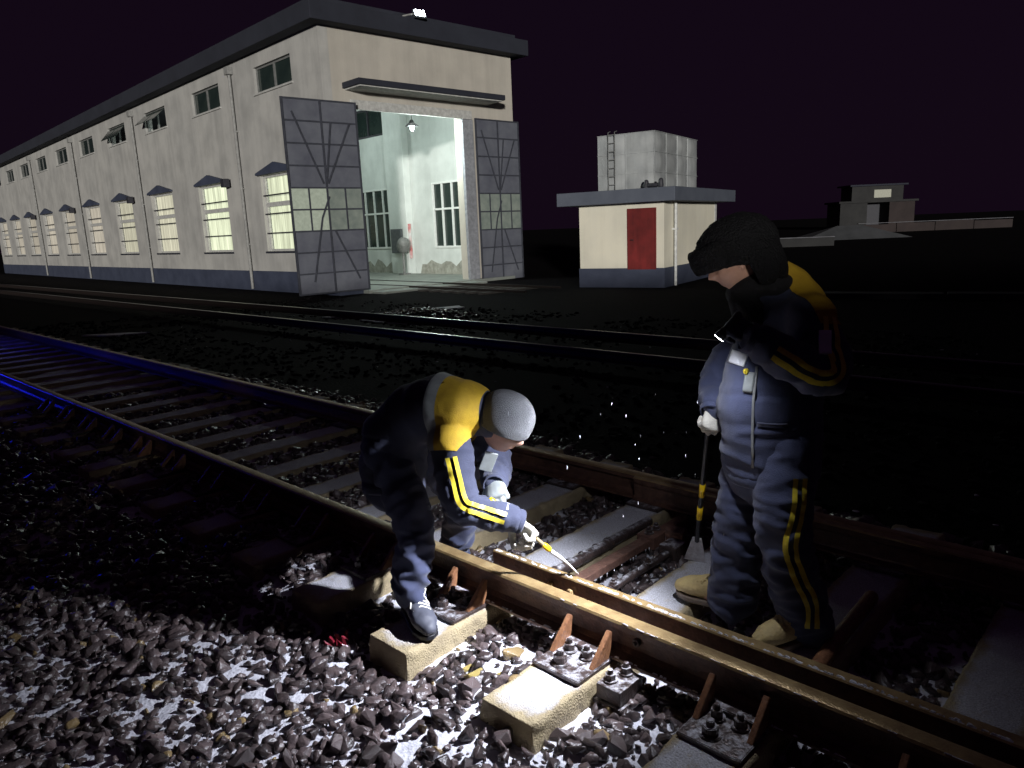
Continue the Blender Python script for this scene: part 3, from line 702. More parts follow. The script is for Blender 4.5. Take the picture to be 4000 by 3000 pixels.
# ramp slab and shed track
mb = MB(); mb.box(1.0,5.6,-1.1,-.36,-.4,-.19); mb.build('threshold_slab', m_floor, shed, bevel=.02)
shroot = shed.matrix_basis.copy()
for k, b in enumerate((2.58,4.09)):
    mb = MB(); mb.box(b-.035,b+.035,-6.2,12,-.19,-.125)
    o = mb.build('shed_rail', m_rail2); o.matrix_world = Matrix.Translation((-21.30,14.02,0)) @ Matrix.Rotation(math.atan2(.99871,.05079),4,'Z')
    tag(o, ('left' if k == 0 else 'right')+' rail of the short track leading into the shed doorway', 'rail', 'rails of the shed track')
for k in range(6):
    mb = MB(); mb.box(2.1,4.6,-1.7-.62*k,-1.46-.62*k,-.27,-.195); o = mb.build('sleeper', mat('dark_old_sleeper',(.07,.065,.06),.9,streak=.2), bevel=.01); o.matrix_world = Matrix.Translation((-21.30,14.02,0)) @ Matrix.Rotation(math.atan2(.99871,.05079),4,'Z')
    tag(o, words[k]+' small sleeper counted out from the shed threshold', 'sleeper', 'sleepers of the shed track')

# ================================================================== PUMP HOUSE AND WATER TANK
m_cream = mat('cream_hut_plaster', (0.80,0.76,0.62), .9, col2=(.72,.69,.58), scale=.8, bump=.2, bscale=18, streak=.06)
m_door = mat('dark_red_steel_door', (0.23,0.026,0.024), .5, col2=(.15,.02,.018), scale=2.5, streak=.35)
m_tank = mat('grey_tank_panel', (0.44,0.46,0.46), .45, col2=(.36,.38,.39), scale=1.2, bump=.1, streak=.3)
m_white = mat('frosty_white_pipe', (0.75,0.76,0.74), .5, col2=(.45,.46,.46), scale=9)
m_slab = mat('blue_grey_roof_slab', (0.115,0.130,0.165), .8, col2=(.085,.098,.13), scale=1.0)
hut = empty('pump_house', (-12.31,19.60,0), R(101.5)); tag(hut, 'small cream pump house with red door and flat blue-grey roof', 'building')
mb = MB(); mb.box(0,5.15,0,2.83,.34,2.30); mb.build('wall', m_cream, hut)
mb = MB(); mb.box(-.03,5.18,-.03,2.86,-.5,.34); mb.build('plinth', m_navy, hut)
mb = MB(); mb.box(-.52,5.7,-.52,3.35,2.302,2.70); mb.build('roof', m_slab, hut, bevel=.015)
mb = MB(); mb.box(-.035,-.002,.24,1.17,.30,2.14); d = mb.build('door', m_door, hut, bevel=.004)
mb = MB(); mb.box(-.05,-.037,.24,.28,.30,2.14); mb.box(-.05,-.037,1.13,1.17,.30,2.14); mb.box(-.05,-.037,.28,1.13,2.10,2.14); mb.build('door_frame', m_door, d)
mb = MB(); mb.tube([(-.04,1.05,1.2),(-.10,1.05,1.2),(-.10,.95,1.2)],[.012]*3,8); mb.build('handle', m_bar, d, smooth=True)
mb = MB(); mb.tube([(.76,-.09,-.25),(.76,-.09,2.28)],[.045,.045],12,caps=False); mb.box(.68,.84,-.15,-.002,1.45,1.51); mb.build('drainpipe', m_white, hut, smooth=False)
mb = MB(); mb.box(4.95,5.16,-.012,-.002,.34,2.30); mb.build('corner_strip', m_white, hut)
tank = empty('water_tank', (-12.31,19.60,0), R(101.5)); tag(tank, 'grey sectional water tank of bulged panels on the pump house roof', 'tank')
tx0, tx1, ty0, ty1, tz0, tz1 = .55, 4.55, .50, 2.42, 2.705, 4.42
mb = MB(); mb.box(tx0+.03,tx1-.03,ty0+.03,ty1-.03,tz0,tz1-.02); mb.build('body', m_tank, tank)
def tank_panel(a0,a1,z0,z1,face):
    p = MB(); n = 8
    for j in range(n+1):
        for i in range(n+1):
            u_, v_ = i/n, j/n
            k = max(0, math.sin(math.pi*u_))*max(0, math.sin(math.pi*v_)); d = .07*k**.8
            a = a0+(a1-a0)*u_; z = z0+(z1-z0)*v_
            p.v.append((tx0+.028-d, a, z) if face == 0 else (a, ty0+.028-d, z))
    for j in range(n):
        for i in range(n):
            q = (j*(n+1)+i, j*(n+1)+i+1, (j+1)*(n+1)+i+1, (j+1)*(n+1)+i)
            p.f.append(q[::-1] if face == 0 else q)
    p.build('panel', m_tank, tank, smooth=True)
    fl_ = MB()
    if face == 0: fl_.box(tx0-.004, tx0+.029, a0, a0+.018, z0, z1); fl_.box(tx0-.004, tx0+.029, a0+.019, a1, z1-.018, z1)
    else: fl_.box(a0, a0+.018, ty0-.004, ty0+.029, z0, z1); fl_.box(a0+.019, a1, ty0-.004, ty0+.029, z1-.018, z1)
    fl_.build('flange', m_tank, tank)
zz = [tz0, tz0+.52, tz0+1.12, tz1]
for r_ in range(3):
    for k in range(2): tank_panel(ty0+k*.96, ty0+(k+1)*.96, zz[r_], zz[r_+1], 0)
    for k in range(4): tank_panel(tx0+k*1.0, tx0+(k+1)*1.0, zz[r_], zz[r_+1], 1)
lad = MB()
for y in (1.76,1.98): lad.tube([(tx0-.14,y,tz0),(tx0-.14,y,tz1+.06),(tx0+.02,y,tz1+.10)],[.013]*3,8)
la_ = lad.build('ladder', m_frame, tank, smooth=True)
for k in range(7):
    r_ = MB(); r_.cyl((tx0-.14,1.76,tz0+.2+.25*k),(tx0-.14,1.98,tz0+.2+.25*k),.010,.010,8); r_.build('rung', m_frame, la_)
mb = MB(); mb.tube([(.10,.15,2.80),(.10,.55,2.80),(.30,.75,2.80)],[.06,.06,.05],10); mb.tube([(.0,.10,2.76),(.0,.10,2.92)],[.08,.07],10); mb.tube([(.15,.62,2.76),(.15,.62,2.90)],[.09,.07],10)
o = mb.build('pipe_valve', m_bar, smooth=True); o.matrix_world = Matrix.Translation((-12.31,19.60,0)) @ Matrix.Rotation(R(101.5),4,'Z')
tag(o, 'black pipe valve lying on the pump house roof at the foot of the tank', 'valve')

# ================================================================== FAR BACKGROUND
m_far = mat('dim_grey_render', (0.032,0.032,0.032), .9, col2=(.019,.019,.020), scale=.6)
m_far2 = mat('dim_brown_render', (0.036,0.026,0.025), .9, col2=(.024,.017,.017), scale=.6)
gate = empty('gatehouse', (-35.0,106.0,-.26), R(44)); tag(gate, 'dim two-tier gatehouse with dark doorway far off at right', 'building')
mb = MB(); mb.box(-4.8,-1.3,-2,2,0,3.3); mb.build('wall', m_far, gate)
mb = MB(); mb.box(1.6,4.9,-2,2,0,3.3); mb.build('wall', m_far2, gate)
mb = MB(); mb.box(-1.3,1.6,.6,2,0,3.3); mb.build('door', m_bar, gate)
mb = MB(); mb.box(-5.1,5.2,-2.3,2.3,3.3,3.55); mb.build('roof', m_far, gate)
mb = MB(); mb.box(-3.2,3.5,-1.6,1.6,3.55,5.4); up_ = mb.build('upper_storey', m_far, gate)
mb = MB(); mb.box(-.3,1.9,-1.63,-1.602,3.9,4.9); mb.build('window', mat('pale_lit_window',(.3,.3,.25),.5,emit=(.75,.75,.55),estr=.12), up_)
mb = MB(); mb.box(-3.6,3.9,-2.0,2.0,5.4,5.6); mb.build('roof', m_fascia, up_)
def low_wall(p0, p1, h, z0, m, label, cat='wall', name='yard_wall', th=.3, snow=True):
    p0 = Vector(p0); p1 = Vector(p1); d = (p1-p0); L = d.length; e = empty(name, (p0.x,p0.y,z0), math.atan2(d.y,d.x))
    n = max(2, int(L/3.2)); 
    for k in range(n):
        w = MB(); w.box(L*k/n+.03, L*(k+1)/n-.03, -th/2, th/2, 0, h*(1+.06*((k*7)%3-1))); w.build('panel', m, e, bevel=.02)
    if snow:
        w = MB(); w.box(0,L,-th/2-.03,th/2+.03,h*1.07,h*1.07+.06); w.build('snow_cap', mat('dark_grey_snow',(.16,.16,.18),.9,col2=(.10,.10,.11),scale=2), e, bevel=.02)  # snow cap in a dark grey base colour
    tag(e, label, cat); return e
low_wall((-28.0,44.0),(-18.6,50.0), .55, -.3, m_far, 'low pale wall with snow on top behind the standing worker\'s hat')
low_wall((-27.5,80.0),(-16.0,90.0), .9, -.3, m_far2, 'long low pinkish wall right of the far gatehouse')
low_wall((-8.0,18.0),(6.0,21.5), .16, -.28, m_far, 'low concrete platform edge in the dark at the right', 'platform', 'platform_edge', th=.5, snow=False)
# snowy hip roof of a sunken store before the gatehouse
mb = MB(); mb.add([(-4.5,-2,0),(4.5,-2,0),(4.5,2,0),(-4.5,2,0),(-.8,0,1.1),(1.2,0,1.1)], [(3,2,1,0),(0,1,5,4),(1,2,5),(2,3,4,5),(3,0,4)])
o = mb.build('snowy_roof', mat('dim_snowy_roof',(.075,.078,.085),.9,col2=(.045,.048,.052),scale=.7)); o.location = (-22.5,63.0,-.3); o.rotation_euler = (0,0,R(44)); tag(o, 'low snow-covered hipped roof before the far gatehouse', 'roof')
# unseen wall added behind the photographer to keep the low yard light off the track
e = empty('added_shade_wall', (4.3,-4.4,-.3), math.atan2(.694,.7195)); tag(e, 'plain wall added behind the photographer to shade the track', 'wall')
for k in range(-12,12):
    w = MB(); w.box(k*3.0+.01,k*3.0+2.99,-.12,.12,0,2.55); w.build('panel', m_far, e)

# snow patches and rubble before the shed door
def patch(name, pts, z, m, label, seed=0, th=.03):
    n = len(pts); out = []
    for i in range(n):
        a = Vector(pts[i]); b = Vector(pts[(i+1)%n])
        for k in range(8):
            p = a.lerp(b, k/8); q = mnoise.noise(Vector((p.x*2.3,p.y*2.3,seed)))*.18
            out.append((p.x+q, p.y+q*.6))
    mb = MB(); mb.prism(out, z-th, z); o = mb.build(name, m); 
    return o
for k, (pts, lb_) in enumerate([
    ([(-15.9,9.85),(-14.6,10.3),(-14.9,11.15),(-15.4,10.95)], 'long lit wedge of snow before the shed door, beside the second track'),
    ([(-14.4,9.95),(-12.6,10.0),(-12.4,10.5),(-13.6,10.6)], 'ragged snow patch along the second track right of the wedge'),
    ([(-14.75,12.55),(-14.2,12.5),(-14.1,12.95),(-14.6,13.1)], 'small lit snow patch by the right foot of the shed door'),
    ([(-18.3,5.2),(-17.4,5.7),(-17.3,6.25),(-17.8,5.9)], 'thin lone streak of snow on the dark ground at left')]):
    o = patch('snow_patch', pts, -.225, m_snow, lb_, k); tag(o, lb_, 'snow', 'snow patches in the yard')
heap = []; off = 0; allv = []; allf = []
for i in range(700):
    a = random.uniform(0,6.28); r_ = abs(random.gauss(0,.62)); x = -13.6+1.35*r_*math.cos(a); y = 11.2+.75*r_*math.sin(a)
    s = random.uniform(.03,.08); z = -.27+.20*math.exp(-r_*r_*1.1)*random.uniform(.7,1.0)
    k = i % len(ROCKS); v = RV[k]*s @ np.array(Matrix.Rotation(random.uniform(0,6.28),3,'Z')).T + np.array((x,y,z)); allv.append(v); allf.append(RF_ALL[k]+off); off += len(v)
o = link('rubble_heap', fast_mesh('rubble_heap', np.concatenate(allv), np.concatenate(allf)), m_stone); tag(o, 'low heap of dark rubble before the lit shed doorway', 'heap'); o['kind'] = 'stuff'

# gravel and crusts of snow scattered over the yard between the tracks
def scatter(n, x0, x1, y0, y1, s0, s1, flat, name, m, label, thr):
    allv = []; allf = []; off = 0; k = 0
    while k < n:
        x = random.uniform(x0,x1); y = random.uniform(y0,y1)
        if mnoise.noise(Vector((x*.7,y*.7,thr*9)))+.35*mnoise.noise(Vector((x*2.5,y*2.5,1))) < thr: k += .2; continue
        if any(abs(y-q) < .12 for q in (8.06,9.56)): k += .2; continue
        s = random.uniform(s0,s1); i = int(k) % len(ROCKS); a = random.uniform(0,6.28)
        v = (RV[i]*np.array((s,s,s*flat))) @ np.array(Matrix.Rotation(a,3,'Z')).T + np.array((x,y,-.258+s*flat*.3)); allv.append(v); allf.append(RF_ALL[i]+off); off += len(v); k += 1
    o = link(name, fast_mesh(name, np.concatenate(allv), np.concatenate(allf)), m); o['kind'] = 'stuff'; o['label'] = label
scatter(5200, -22, 4, 4.7, 13.2, .02, .06, .8, 'yard_gravel', mat('dark_yard_gravel',(.016,.013,.015),.9,col2=(.007,.006,.007),scale=20,spec=.1), 'dark gravel scattered over the yard between the tracks', -.15)
scatter(260, -18, 3, 4.7, 12.0, .010, .026, .35, 'snow_crumbs', m_snow, 'crumbs of snow among the dark yard gravel', .12)
# blue shunting signal at the left edge
sg = empty('ground_signal', (-16.0,1.55,-.26)); tag(sg, 'low ground signal with a glowing blue lens at the left edge', 'signal')
mb = MB(); mb.box(-.16,.16,-.14,.14,0,.30); mb.build('base', m_far, sg, bevel=.01)
mb = MB(); mb.box(-.13,.13,-.10,.12,.30,.82); mb.build('case', m_bar, sg, bevel=.015)
m_blue = mat('lit_blue_lens', (0.01,0.02,0.5), .3, emit=(0.01,0.03,1.0), estr=60)
mb = MB(); mb.tube([(.131,0,.66),(.15,0,.66)],[.075,.06],16); mb.build('lens', m_blue, sg, smooth=True)
mb = MB(); mb.tube([(.131,0,.76),(.27,0,.78)],[(.005,.09),(.004,.08)],12); mb.build('visor', m_bar, sg)
L = bpy.data.lights.new('signal_light','POINT'); L.energy = 45; L.color = (0.01,0.02,1.0); L.shadow_soft_size = .15
o = bpy.data.objects.new('signal_light', L); COL.objects.link(o); o.parent = sg; o.location = (.30,0,.66)

# ================================================================== PEOPLE
def folds(me, segs, amp, freq=16.0, fine=.25, seed=0.0):
    """wrap-around cloth folds along limb segments: segs = [(p0, p1, r0, r1, weight0, weight1)]"""
    n = len(me.vertices); co = np.empty(n*3); me.vertices.foreach_get('co', co); co = co.reshape(-1,3)
    no = np.empty(n*3, dtype=np.float32); me.vertices.foreach_get('normal', no); no = no.reshape(-1,3)
    best = np.full(n, 1e9); S = np.zeros(n); Q = np.zeros((n,3)); AX = np.zeros((n,3)); Wt = np.zeros(n); acc = 0
    for (p0,p1,r0,r1,w0,w1) in segs:
        a = np.array(p0); d = np.array(p1)-a; L = np.linalg.norm(d); d /= L
        t = np.clip((co-a)@d, 0, L); q = co-(a+t[:,None]*d); ds = np.linalg.norm(q,axis=1)/(r0+(r1-r0)*t/L)
        m_ = ds < best; best[m_] = ds[m_]; S[m_] = acc+t[m_]; Q[m_] = (q/np.maximum(np.linalg.norm(q,axis=1),1e-6)[:,None])[m_]; AX[m_] = d; Wt[m_] = (w0+(w1-w0)*t/L)[m_]
        acc += L
    out = co.copy()
    for i in range(n):
        b = Vector(Q[i])*.75+Vector(AX[i])*(S[i]*freq)+Vector((seed,seed*.7,0))
        v = mnoise.noise(b); w = mnoise.noise(b*2.1+Vector((5,0,0)))
        h = (1-2.2*abs(v))*.75+w*.3
        h2 = mnoise.noise(Vector(co[i])*9+Vector((seed,0,0)))
        out[i] += no[i]*(amp*Wt[i]*h+amp*fine*h2)
    me.vertices.foreach_set('co', out.ravel()); me.update()
def region(me, planes, off, name, m, parent, grow=None):
    """patch of a garment bounded by planes (co, no): keeps the side the normal points away from"""
    bm = bmesh.new(); bm.from_mesh(me)
    for co, no in planes:
        g = list(bm.verts)+list(bm.edges)+list(bm.faces)
        bmesh.ops.bisect_plane(bm, geom=g, plane_co=co, plane_no=no, clear_outer=True)
    for v in bm.verts: v.co += v.normal*off
    out = bpy.data.meshes.new(name); bm.to_mesh(out); bm.free()
    out.materials.clear()
    return link(name, out, m, parent, smooth=True)
def catmull(P, n=10):
    P = [Vector(p) for p in P]; P = [P[0]*2-P[1]]+P+[P[-1]*2-P[-2]]; out = []
    for i in range(1, len(P)-2):
        for k in range(n):
            t = k/n; a,b,c,d = P[i-1],P[i],P[i+1],P[i+2]
            out.append(.5*((2*b)+(c-a)*t+(2*a-5*b+4*c-d)*t*t+(3*b-a-3*c+d)*t**3))
    out.append(P[-2]); return out
def stripe(me, axis, out, side_off, width, name, m, parent, n=12):
    bvh = BVHTree.FromPolygons([v.co.copy() for v in me.vertices], [tuple(p.vertices) for p in me.polygons])
    pts = catmull(axis, n); out = Vector(out).normalized(); mb = MB(); k = 0; prev = None
    for i, p in enumerate(pts):
        t = (pts[min(i+1,len(pts)-1)]-pts[max(i-1,0)]).normalized(); s = t.cross(out).normalized()
        row = []
        for q in (-.5,-.17,.17,.5):
            o_ = p+s*(side_off+q*width)
            h, nn, _, _ = bvh.ray_cast(o_+out*.35, -out)
            if h is None: row = None; break
            row.append(h+nn*.006+out*.002)
        if row is None: prev = None; continue
        mb.v += [tuple(x) for x in row]
        if prev is not None:
            for j in range(3): mb.f.append((prev+j, prev+j+1, k+j+1, k+j))
        prev = k; k += 4
    o = mb.build(name, m, parent, smooth=True)
    return o
def head_mesh(mb, c, f, u, s=1.0):
    """head with brow, eye sockets, nose, lips, chin and ears, face along f"""
    c = Vector(c); f = Vector(f).normalized(); u = Vector(u); u = (u-f*u.dot(f)).normalized(); r_ = f.cross(u)
    v = []; nu, nv = 40, 30
    def g(x, y, x0, y0, sx, sy): return math.exp(-((x-x0)/sx)**2-((y-y0)/sy)**2)
    for j in range(nv+1):
        th = math.pi*j/nv
        for i in range(nu):
            ph = 2*math.pi*i/nu
            x = math.sin(th)*math.cos(ph); y = math.sin(th)*math.sin(ph); z = math.cos(th)   # y = face direction
            X = x*.076; Y = y*.097; Z = z*.118
            if Z < 0: X *= 1-.30*(-z)**1.5; Y *= 1-.12*(-z) if y < 0 else 1
            if y > 0:
                Y += .030*g(X,Z,0,-.022,.013,.020)+.012*g(X,Z,0,.002,.010,.022)
                Y -= .014*(g(X,Z,.031,.006,.017,.012)+g(X,Z,-.031,.006,.017,.012))
                Y += .007*g(X,Z,0,.026,.05,.010)
                Y += .008*g(X,Z,0,-.058,.022,.006)+.007*g(X,Z,0,-.070,.020,.006)-.004*g(X,Z,0,-.064,.024,.003)
                Y += .010*g(X,Z,0,-.096,.026,.014)
                Y += .006*(g(X,Z,.042,-.022,.02,.02)+g(X,Z,-.042,-.022,.02,.02))
            v.append(c+(r_*X+f*Y+u*Z)*s)
    fs = []
    for j in range(nv):
        for i in range(nu): fs.append((j*nu+i, j*nu+(i+1)%nu, (j+1)*nu+(i+1)%nu, (j+1)*nu+i))
    mb.add(v, [q[::-1] for q in fs])
    for sx in (-1,1):
        e = c+(r_*sx*.078-f*.005-u*.005)*s
        mb.tube([e-u*.026*s, e, e+u*.026*s], [(.010*s,.006*s),(.017*s,.008*s),(.014*s,.007*s)], 10, ref=-f)
def hand_mb(wrist, d, nrm, side, curl=1.0, s=1.0, spread=0.0):
    """gloved hand: palm, four unequal curled fingers, thumb from the side of the palm"""
    w = Vector(wrist); d = Vector(d).normalized(); nrm = Vector(nrm); nrm = (nrm-d*nrm.dot(d)).normalized(); l = d.cross(nrm)*side
    mb = MB()
    mb.tube([w-d*.030*s, w, w+d*.035*s, w+d*.075*s, w+d*.092*s], [(.042*s,.038*s),(.035*s,.030*s),(.040*s,.019*s),(.044*s,.017*s),(.040*s,.014*s)], 14, ref=l)
    for k, (o_, ln) in enumerate(((.033,.92),(.011,1.06),(-.011,1.0),(-.032,.80))):
        p = w+d*(.088-.006*abs(k-1.2))*s+l*o_*s; a = 0; pts = [p-d*.02*s, p]; dd = d+l*(o_*spread*8)
        for seg, ang in ((.040,62),(.026,78),(.021,52)):
            a += R(ang)*curl*(1+.06*k); q = dd*math.cos(a)+nrm*math.sin(a); pts.append(pts[-1]+q*seg*ln*s)
        mb.tube(pts, [.0115*s,.0115*s,.0110*s,.0100*s,.0085*s], 10)
    p = w+d*.022*s+l*.030*s
    q1 = (d*.55+l*.70+nrm*.45).normalized(); q2 = (d*.65+l*.10+nrm*.75).normalized(); q3 = (d*.45-l*.35+nrm*.75).normalized()
    pts = [p-l*.012*s, p+q1*.030*s, p+q1*.030*s+q2*.032*s*1.0, p+q1*.030*s+q2*.032*s+q3*.026*s]
    mb.tube(pts, [.015*s,.0145*s,.0125*s,.0095*s], 10)
    return mb
def shoe(parent, heel, toe, z, m_up, m_sole, lace=None, up=.10):
    h = Vector((heel[0],heel[1],z)); t = Vector((toe[0],toe[1],z)); d = (t-h); L = d.length; d.normalize(); l = Vector((-d.y,d.x,0)); U = Vector((0,0,1))
    mb = MB(); 
    prof = [(0,.034,.060),(.05,.042,.074),(.18,.046,.084),(.35,.046,.076),(.52,.050,.062),(.70,.056,.050),(.86,.053,.043),(.97,.036,.032)]
    mb.tube([h+d*L*a+U*(.020+hh*.9) for a,w,hh in prof], [(w, hh*.95) for a,w,hh in prof], 18, ref=l)
    mb.tube([h+d*L*.22+U*.06, h+d*L*.18+U*(.06+up)], [(.043,.050),(.046,.055)], 18, ref=l)
    me = remesh(mb, .006, 5)
    def f(c, q):
        if c.z < z+.016: c.z = z+.016
        return c+q*.002*mnoise.noise(c*45)
    push(me, f)
    o = link('shoe', me, m_up, parent, smooth=True)
    mb = MB(); pts = []
    out = [(0.0,.0),(.0,.03),(.12,.045),(.35,.044),(.60,.053),(.80,.054),(.95,.040),(1.03,.014)]
    poly = [(a,w) for a,w in out[1:]]+[(a,-w) for a,w in reversed(out[1:])]
    P = [h+d*(L*1.02*a-.004)+l*w*1.05 for a,w in poly]
    mb.prism([(p.x,p.y) for p in P], z+.002, z+.026); mb.build('sole', m_sole, o, bevel=.006, seg=3)
    if lace:
        mb = MB()
        for k in range(5):
            a_ = .44+.062*k; top = float(np.interp(a_, [q[0] for q in prof], [.020+1.80*q[2] for q in prof])); c = h+d*L*a_+U*top; mb.tube([c-l*.034-U*.014, c+U*.003, c+l*.034+d*.014-U*.014], [.0055]*3, 8)
        c = h+d*L*.44+U*.150
        for sx in (-1,1):
            mb.tube([c, c+l*.028*sx+U*.022, c+l*.046*sx+d*.010+U*.005, c+l*.034*sx+d*.025-U*.010, c+d*.012], [.0036]*5, 8)
            mb.tube([c, c+l*.03*sx+d*.03-U*.015, c+l*.042*sx+d*.05-U*.045], [.0034]*3, 8)
        mb.build('laces', lace, o, smooth=True)
    return o
m_skin = mat('skin', (0.52,0.30,0.22), .5, var=.12, scale=30)
m_jack = mat('navy_work_cloth', (0.046,0.056,0.112), .85, col2=(0.033,0.040,0.084), scale=14, bump=.25, bscale=260, sheen=.15)
m_jackd = mat('black_navy_coat', (0.038,0.044,0.080), .85, col2=(0.027,0.031,0.058), scale=12, bump=.25, bscale=260, sheen=.1)
m_yel = mat('yellow_safety_cloth', (0.56,0.36,0.020), .8, col2=(0.44,0.27,0.016), scale=18, bump=.2, bscale=240)
m_tape = mat('yellow_tape', (0.78,0.62,0.05), .45, var=.15, scale=40)
m_grey = mat('grey_reflective_band', (0.26,0.28,0.27), .5, var=.15, scale=30)
m_bean = mat('grey_knit_beanie', (0.088,0.094,0.103), .95, col2=(0.050,0.054,0.060), scale=7, bump=.9, bscale=300, sheen=.4)
m_glove = mat('pale_cotton_glove', (0.66,0.63,0.54), .9, col2=(0.50,0.48,0.41), scale=24, bump=.4, bscale=220)
m_fur = mat('black_fur_hat', (0.0030,0.0030,0.0042), .75, var=.3, scale=40, spec=.25, bump=.8, bscale=120)
m_blk = mat('black_rubber', (0.018,0.018,0.022), .5)
m_tan = mat('tan_boot_leather', (0.58,0.45,0.19), .65, col2=(0.44,0.33,0.15), scale=20, bump=.3, bscale=90)
m_sole = mat('brown_boot_sole', (0.17,0.13,0.10), .7)
m_shoe = mat('dark_blue_shoe', (0.085,0.090,0.115), .6)
m_lace = mat('white_lace', (0.80,0.78,0.70), .8, var=.1)
m_reflw = mat('white_reflective_tape', (0.85,0.86,0.88), .4, var=.05)

def limbs(mb, chains, n=14):
    for pts, rad in chains: mb.tube(catmull(pts,5), np.interp(np.linspace(0,len(pts)-1,(len(pts)-1)*5+1), range(len(pts)), rad).tolist(), n)
def ring(c, ax, ru, rv, rt, ref, n=24):
    c = Vector(c); ax = Vector(ax).normalized(); u = Vector(ref); u = (u-ax*u.dot(ax)).normalized(); v = ax.cross(u)
    mb = MB(); P = [c+u*ru*math.cos(2*math.pi*i/n)+v*rv*math.sin(2*math.pi*i/n) for i in range(n)]
    k = 8
    for i in range(n):
        d = (P[i]-c).normalized()
        for j in range(k): mb.v.append(tuple(P[i]+d*rt*.5*math.cos(2*math.pi*j/k)+ax*rt*1.6*math.sin(2*math.pi*j/k)))
    for i in range(n):
        for j in range(k): mb.f.append((i*k+j, ((i+1)%n)*k+j, ((i+1)%n)*k+(j+1)%k, i*k+(j+1)%k))
    return mb
def person(D):
    root = empty('person', D['root'])
    inv = Matrix.Translation(-Vector(D['root']))
    def T(o): o.matrix_parent_inverse = inv; return o
    # body: one continuous figure
    mb = MB(); sp = D['spine']; lat = Vector(D['lat']).normalized()
    mb.tube([p for p,a,b in sp], [(a*.80,b*.72) for p,a,b in sp], 22, ref=lat)
    A = D['arms']; Lg = D['legs']
    limbs(mb, [([a[0],a[1],a[2],tuple(Vector(a[2]).lerp(Vector(a[3]),.35))], [.060,.044,.026,.020]) for a in A]+[([l[0],l[1],l[2]], [.085,.058,.042]) for l in Lg])
    for l in Lg: mb.tube([l[2], Vector(l[2]).lerp(Vector(l[3]),.5)-Vector((0,0,.02))], [.036,.026], 10)
    mb.tube([sp[-1][0], Vector(sp[-1][0]).lerp(Vector(D['head'][0]),.7)], [.060,.058], 16)
    head_mesh(mb, *D['head'])
    me = remesh(mb, .0065, 2, .4); body = T(link('body', me, m_skin, root, smooth=True))
    # trousers
    mb = MB(); mb.tube([sp[0][0], sp[1][0]], [(sp[0][1]*.93, sp[0][2]*.93)]*2, 22, ref=lat)
    segs = []
    for l in Lg:
        k = D.get('tro', (.112,.092,.078)); e = Vector(l[2])+ (Vector(l[2])-Vector(l[1])).normalized()*D.get('cuff',.045)
        limbs(mb, [([l[0],l[1],e], k)], 18)
        segs += [(l[0],l[1],k[0],k[1],.35,1.0),(l[1],tuple(e),k[1],k[2],1.0,1.5)]
    tm = remesh(mb, .010, 5); folds(tm, segs, .017, 17, .3, D['seed']); tro = T(link('trousers', tm, D['m_tro'], root, smooth=True))
    # jacket
    mb = MB(); mb.tube([p for p,a,b in sp], [(a,b) for p,a,b in sp], 26, ref=lat)
    segs = [(sp[0][0], sp[2][0], sp[0][1], sp[2][1], .8, .55),(sp[2][0], sp[-1][0], sp[2][1], .12, .5, .2)]
    for a in A:
        k = D.get('slv', (.088,.072,.052)); limbs(mb, [([a[0],a[1],a[2]], k)], 16)
        segs += [(a[0],a[1],k[0],k[1],.4,1.0),(a[1],a[2],k[1],k[2],1.0,.8)]
    jm = remesh(mb, .010, 14); folds(jm, segs, .017, 15, .35, D['seed']+3); jk = T(link('jacket', jm, D['m_jack'], root, smooth=True))
    for a in A:     # knit cuffs
        w = Vector(a[2]); d = (w-Vector(a[1])).normalized(); r_ = D.get('slv', (.088,.072,.052))[2]
        T(ring(w+d*r_*.55, d, r_*.86, r_*.86, .012, (0,0,1)).build('cuff', D['m_jack'], root, smooth=True))
    p0, p1 = Vector(sp[0][0]), Vector(sp[1][0]); d = (p0-p1).normalized()
    T(ring(p0+d*.01, d, sp[0][1]*.985, sp[0][2]*.985, .016, lat).build('hem_band', D['m_jack'], root, smooth=True))
    pn, pm = Vector(sp[-1][0]), Vector(sp[-2][0]); d = (pn-pm).normalized()
    T(ring(pn+d*.03, d, sp[-1][1]*.92, sp[-1][2]*.92, .024, lat).build('collar', D['m_jack'], root, smooth=True))
    return root, body, tro, jk, tm, jm, T

# ---------------- worker bending over the rail
B = dict(root=(-2.50,2.0,0.0), lat=(.49,-.85,-.14), seed=1.0, m_tro=m_jack, m_jack=m_jackd,
  spine=[((-2.655,1.945,.575),.165,.135),((-2.672,1.965,.68),.172,.145),((-2.675,1.99,.79),.175,.150),((-2.60,2.045,.885),.180,.145),((-2.48,2.12,.935),.215,.145),((-2.37,2.175,.915),.20,.125),((-2.29,2.21,.895),.10,.09)],
  arms=[((-2.335,2.02,.815),(-2.25,2.00,.555),(-2.115,2.155,.470),(-2.06,2.20,.415)), ((-2.49,2.35,.84),(-2.42,2.37,.60),(-2.28,2.22,.585),(-2.22,2.16,.565))],
  legs=[((-2.645,1.895,.74),(-2.475,1.90,.425),(-2.460,1.840,.155),(-2.32,1.80,.05)), ((-2.70,2.10,.74),(-2.63,2.315,.405),(-2.79,2.385,.02),(-2.60,2.42,-.06))],
  head=((-2.222,2.235,.858),(.87,.12,-.46),(.44,.20,.87),1.03), tro=(.104,.086,.070), cuff=.0, slv=(.092,.076,.056))
rootB, bodyB, troB, jkB, tmB, jmB, TB = person(B)
tag(rootB, 'person in grey knit cap and dark jacket with yellow shoulders, bending over the rail', 'person', 'track workers')
sd = (Vector((-2.29,2.21,.895))-Vector((-2.62,2.04,.895))).normalized()
c0 = Vector((-2.475,2.115,.9))
up1 = Vector((-2.3,2.02,.765))
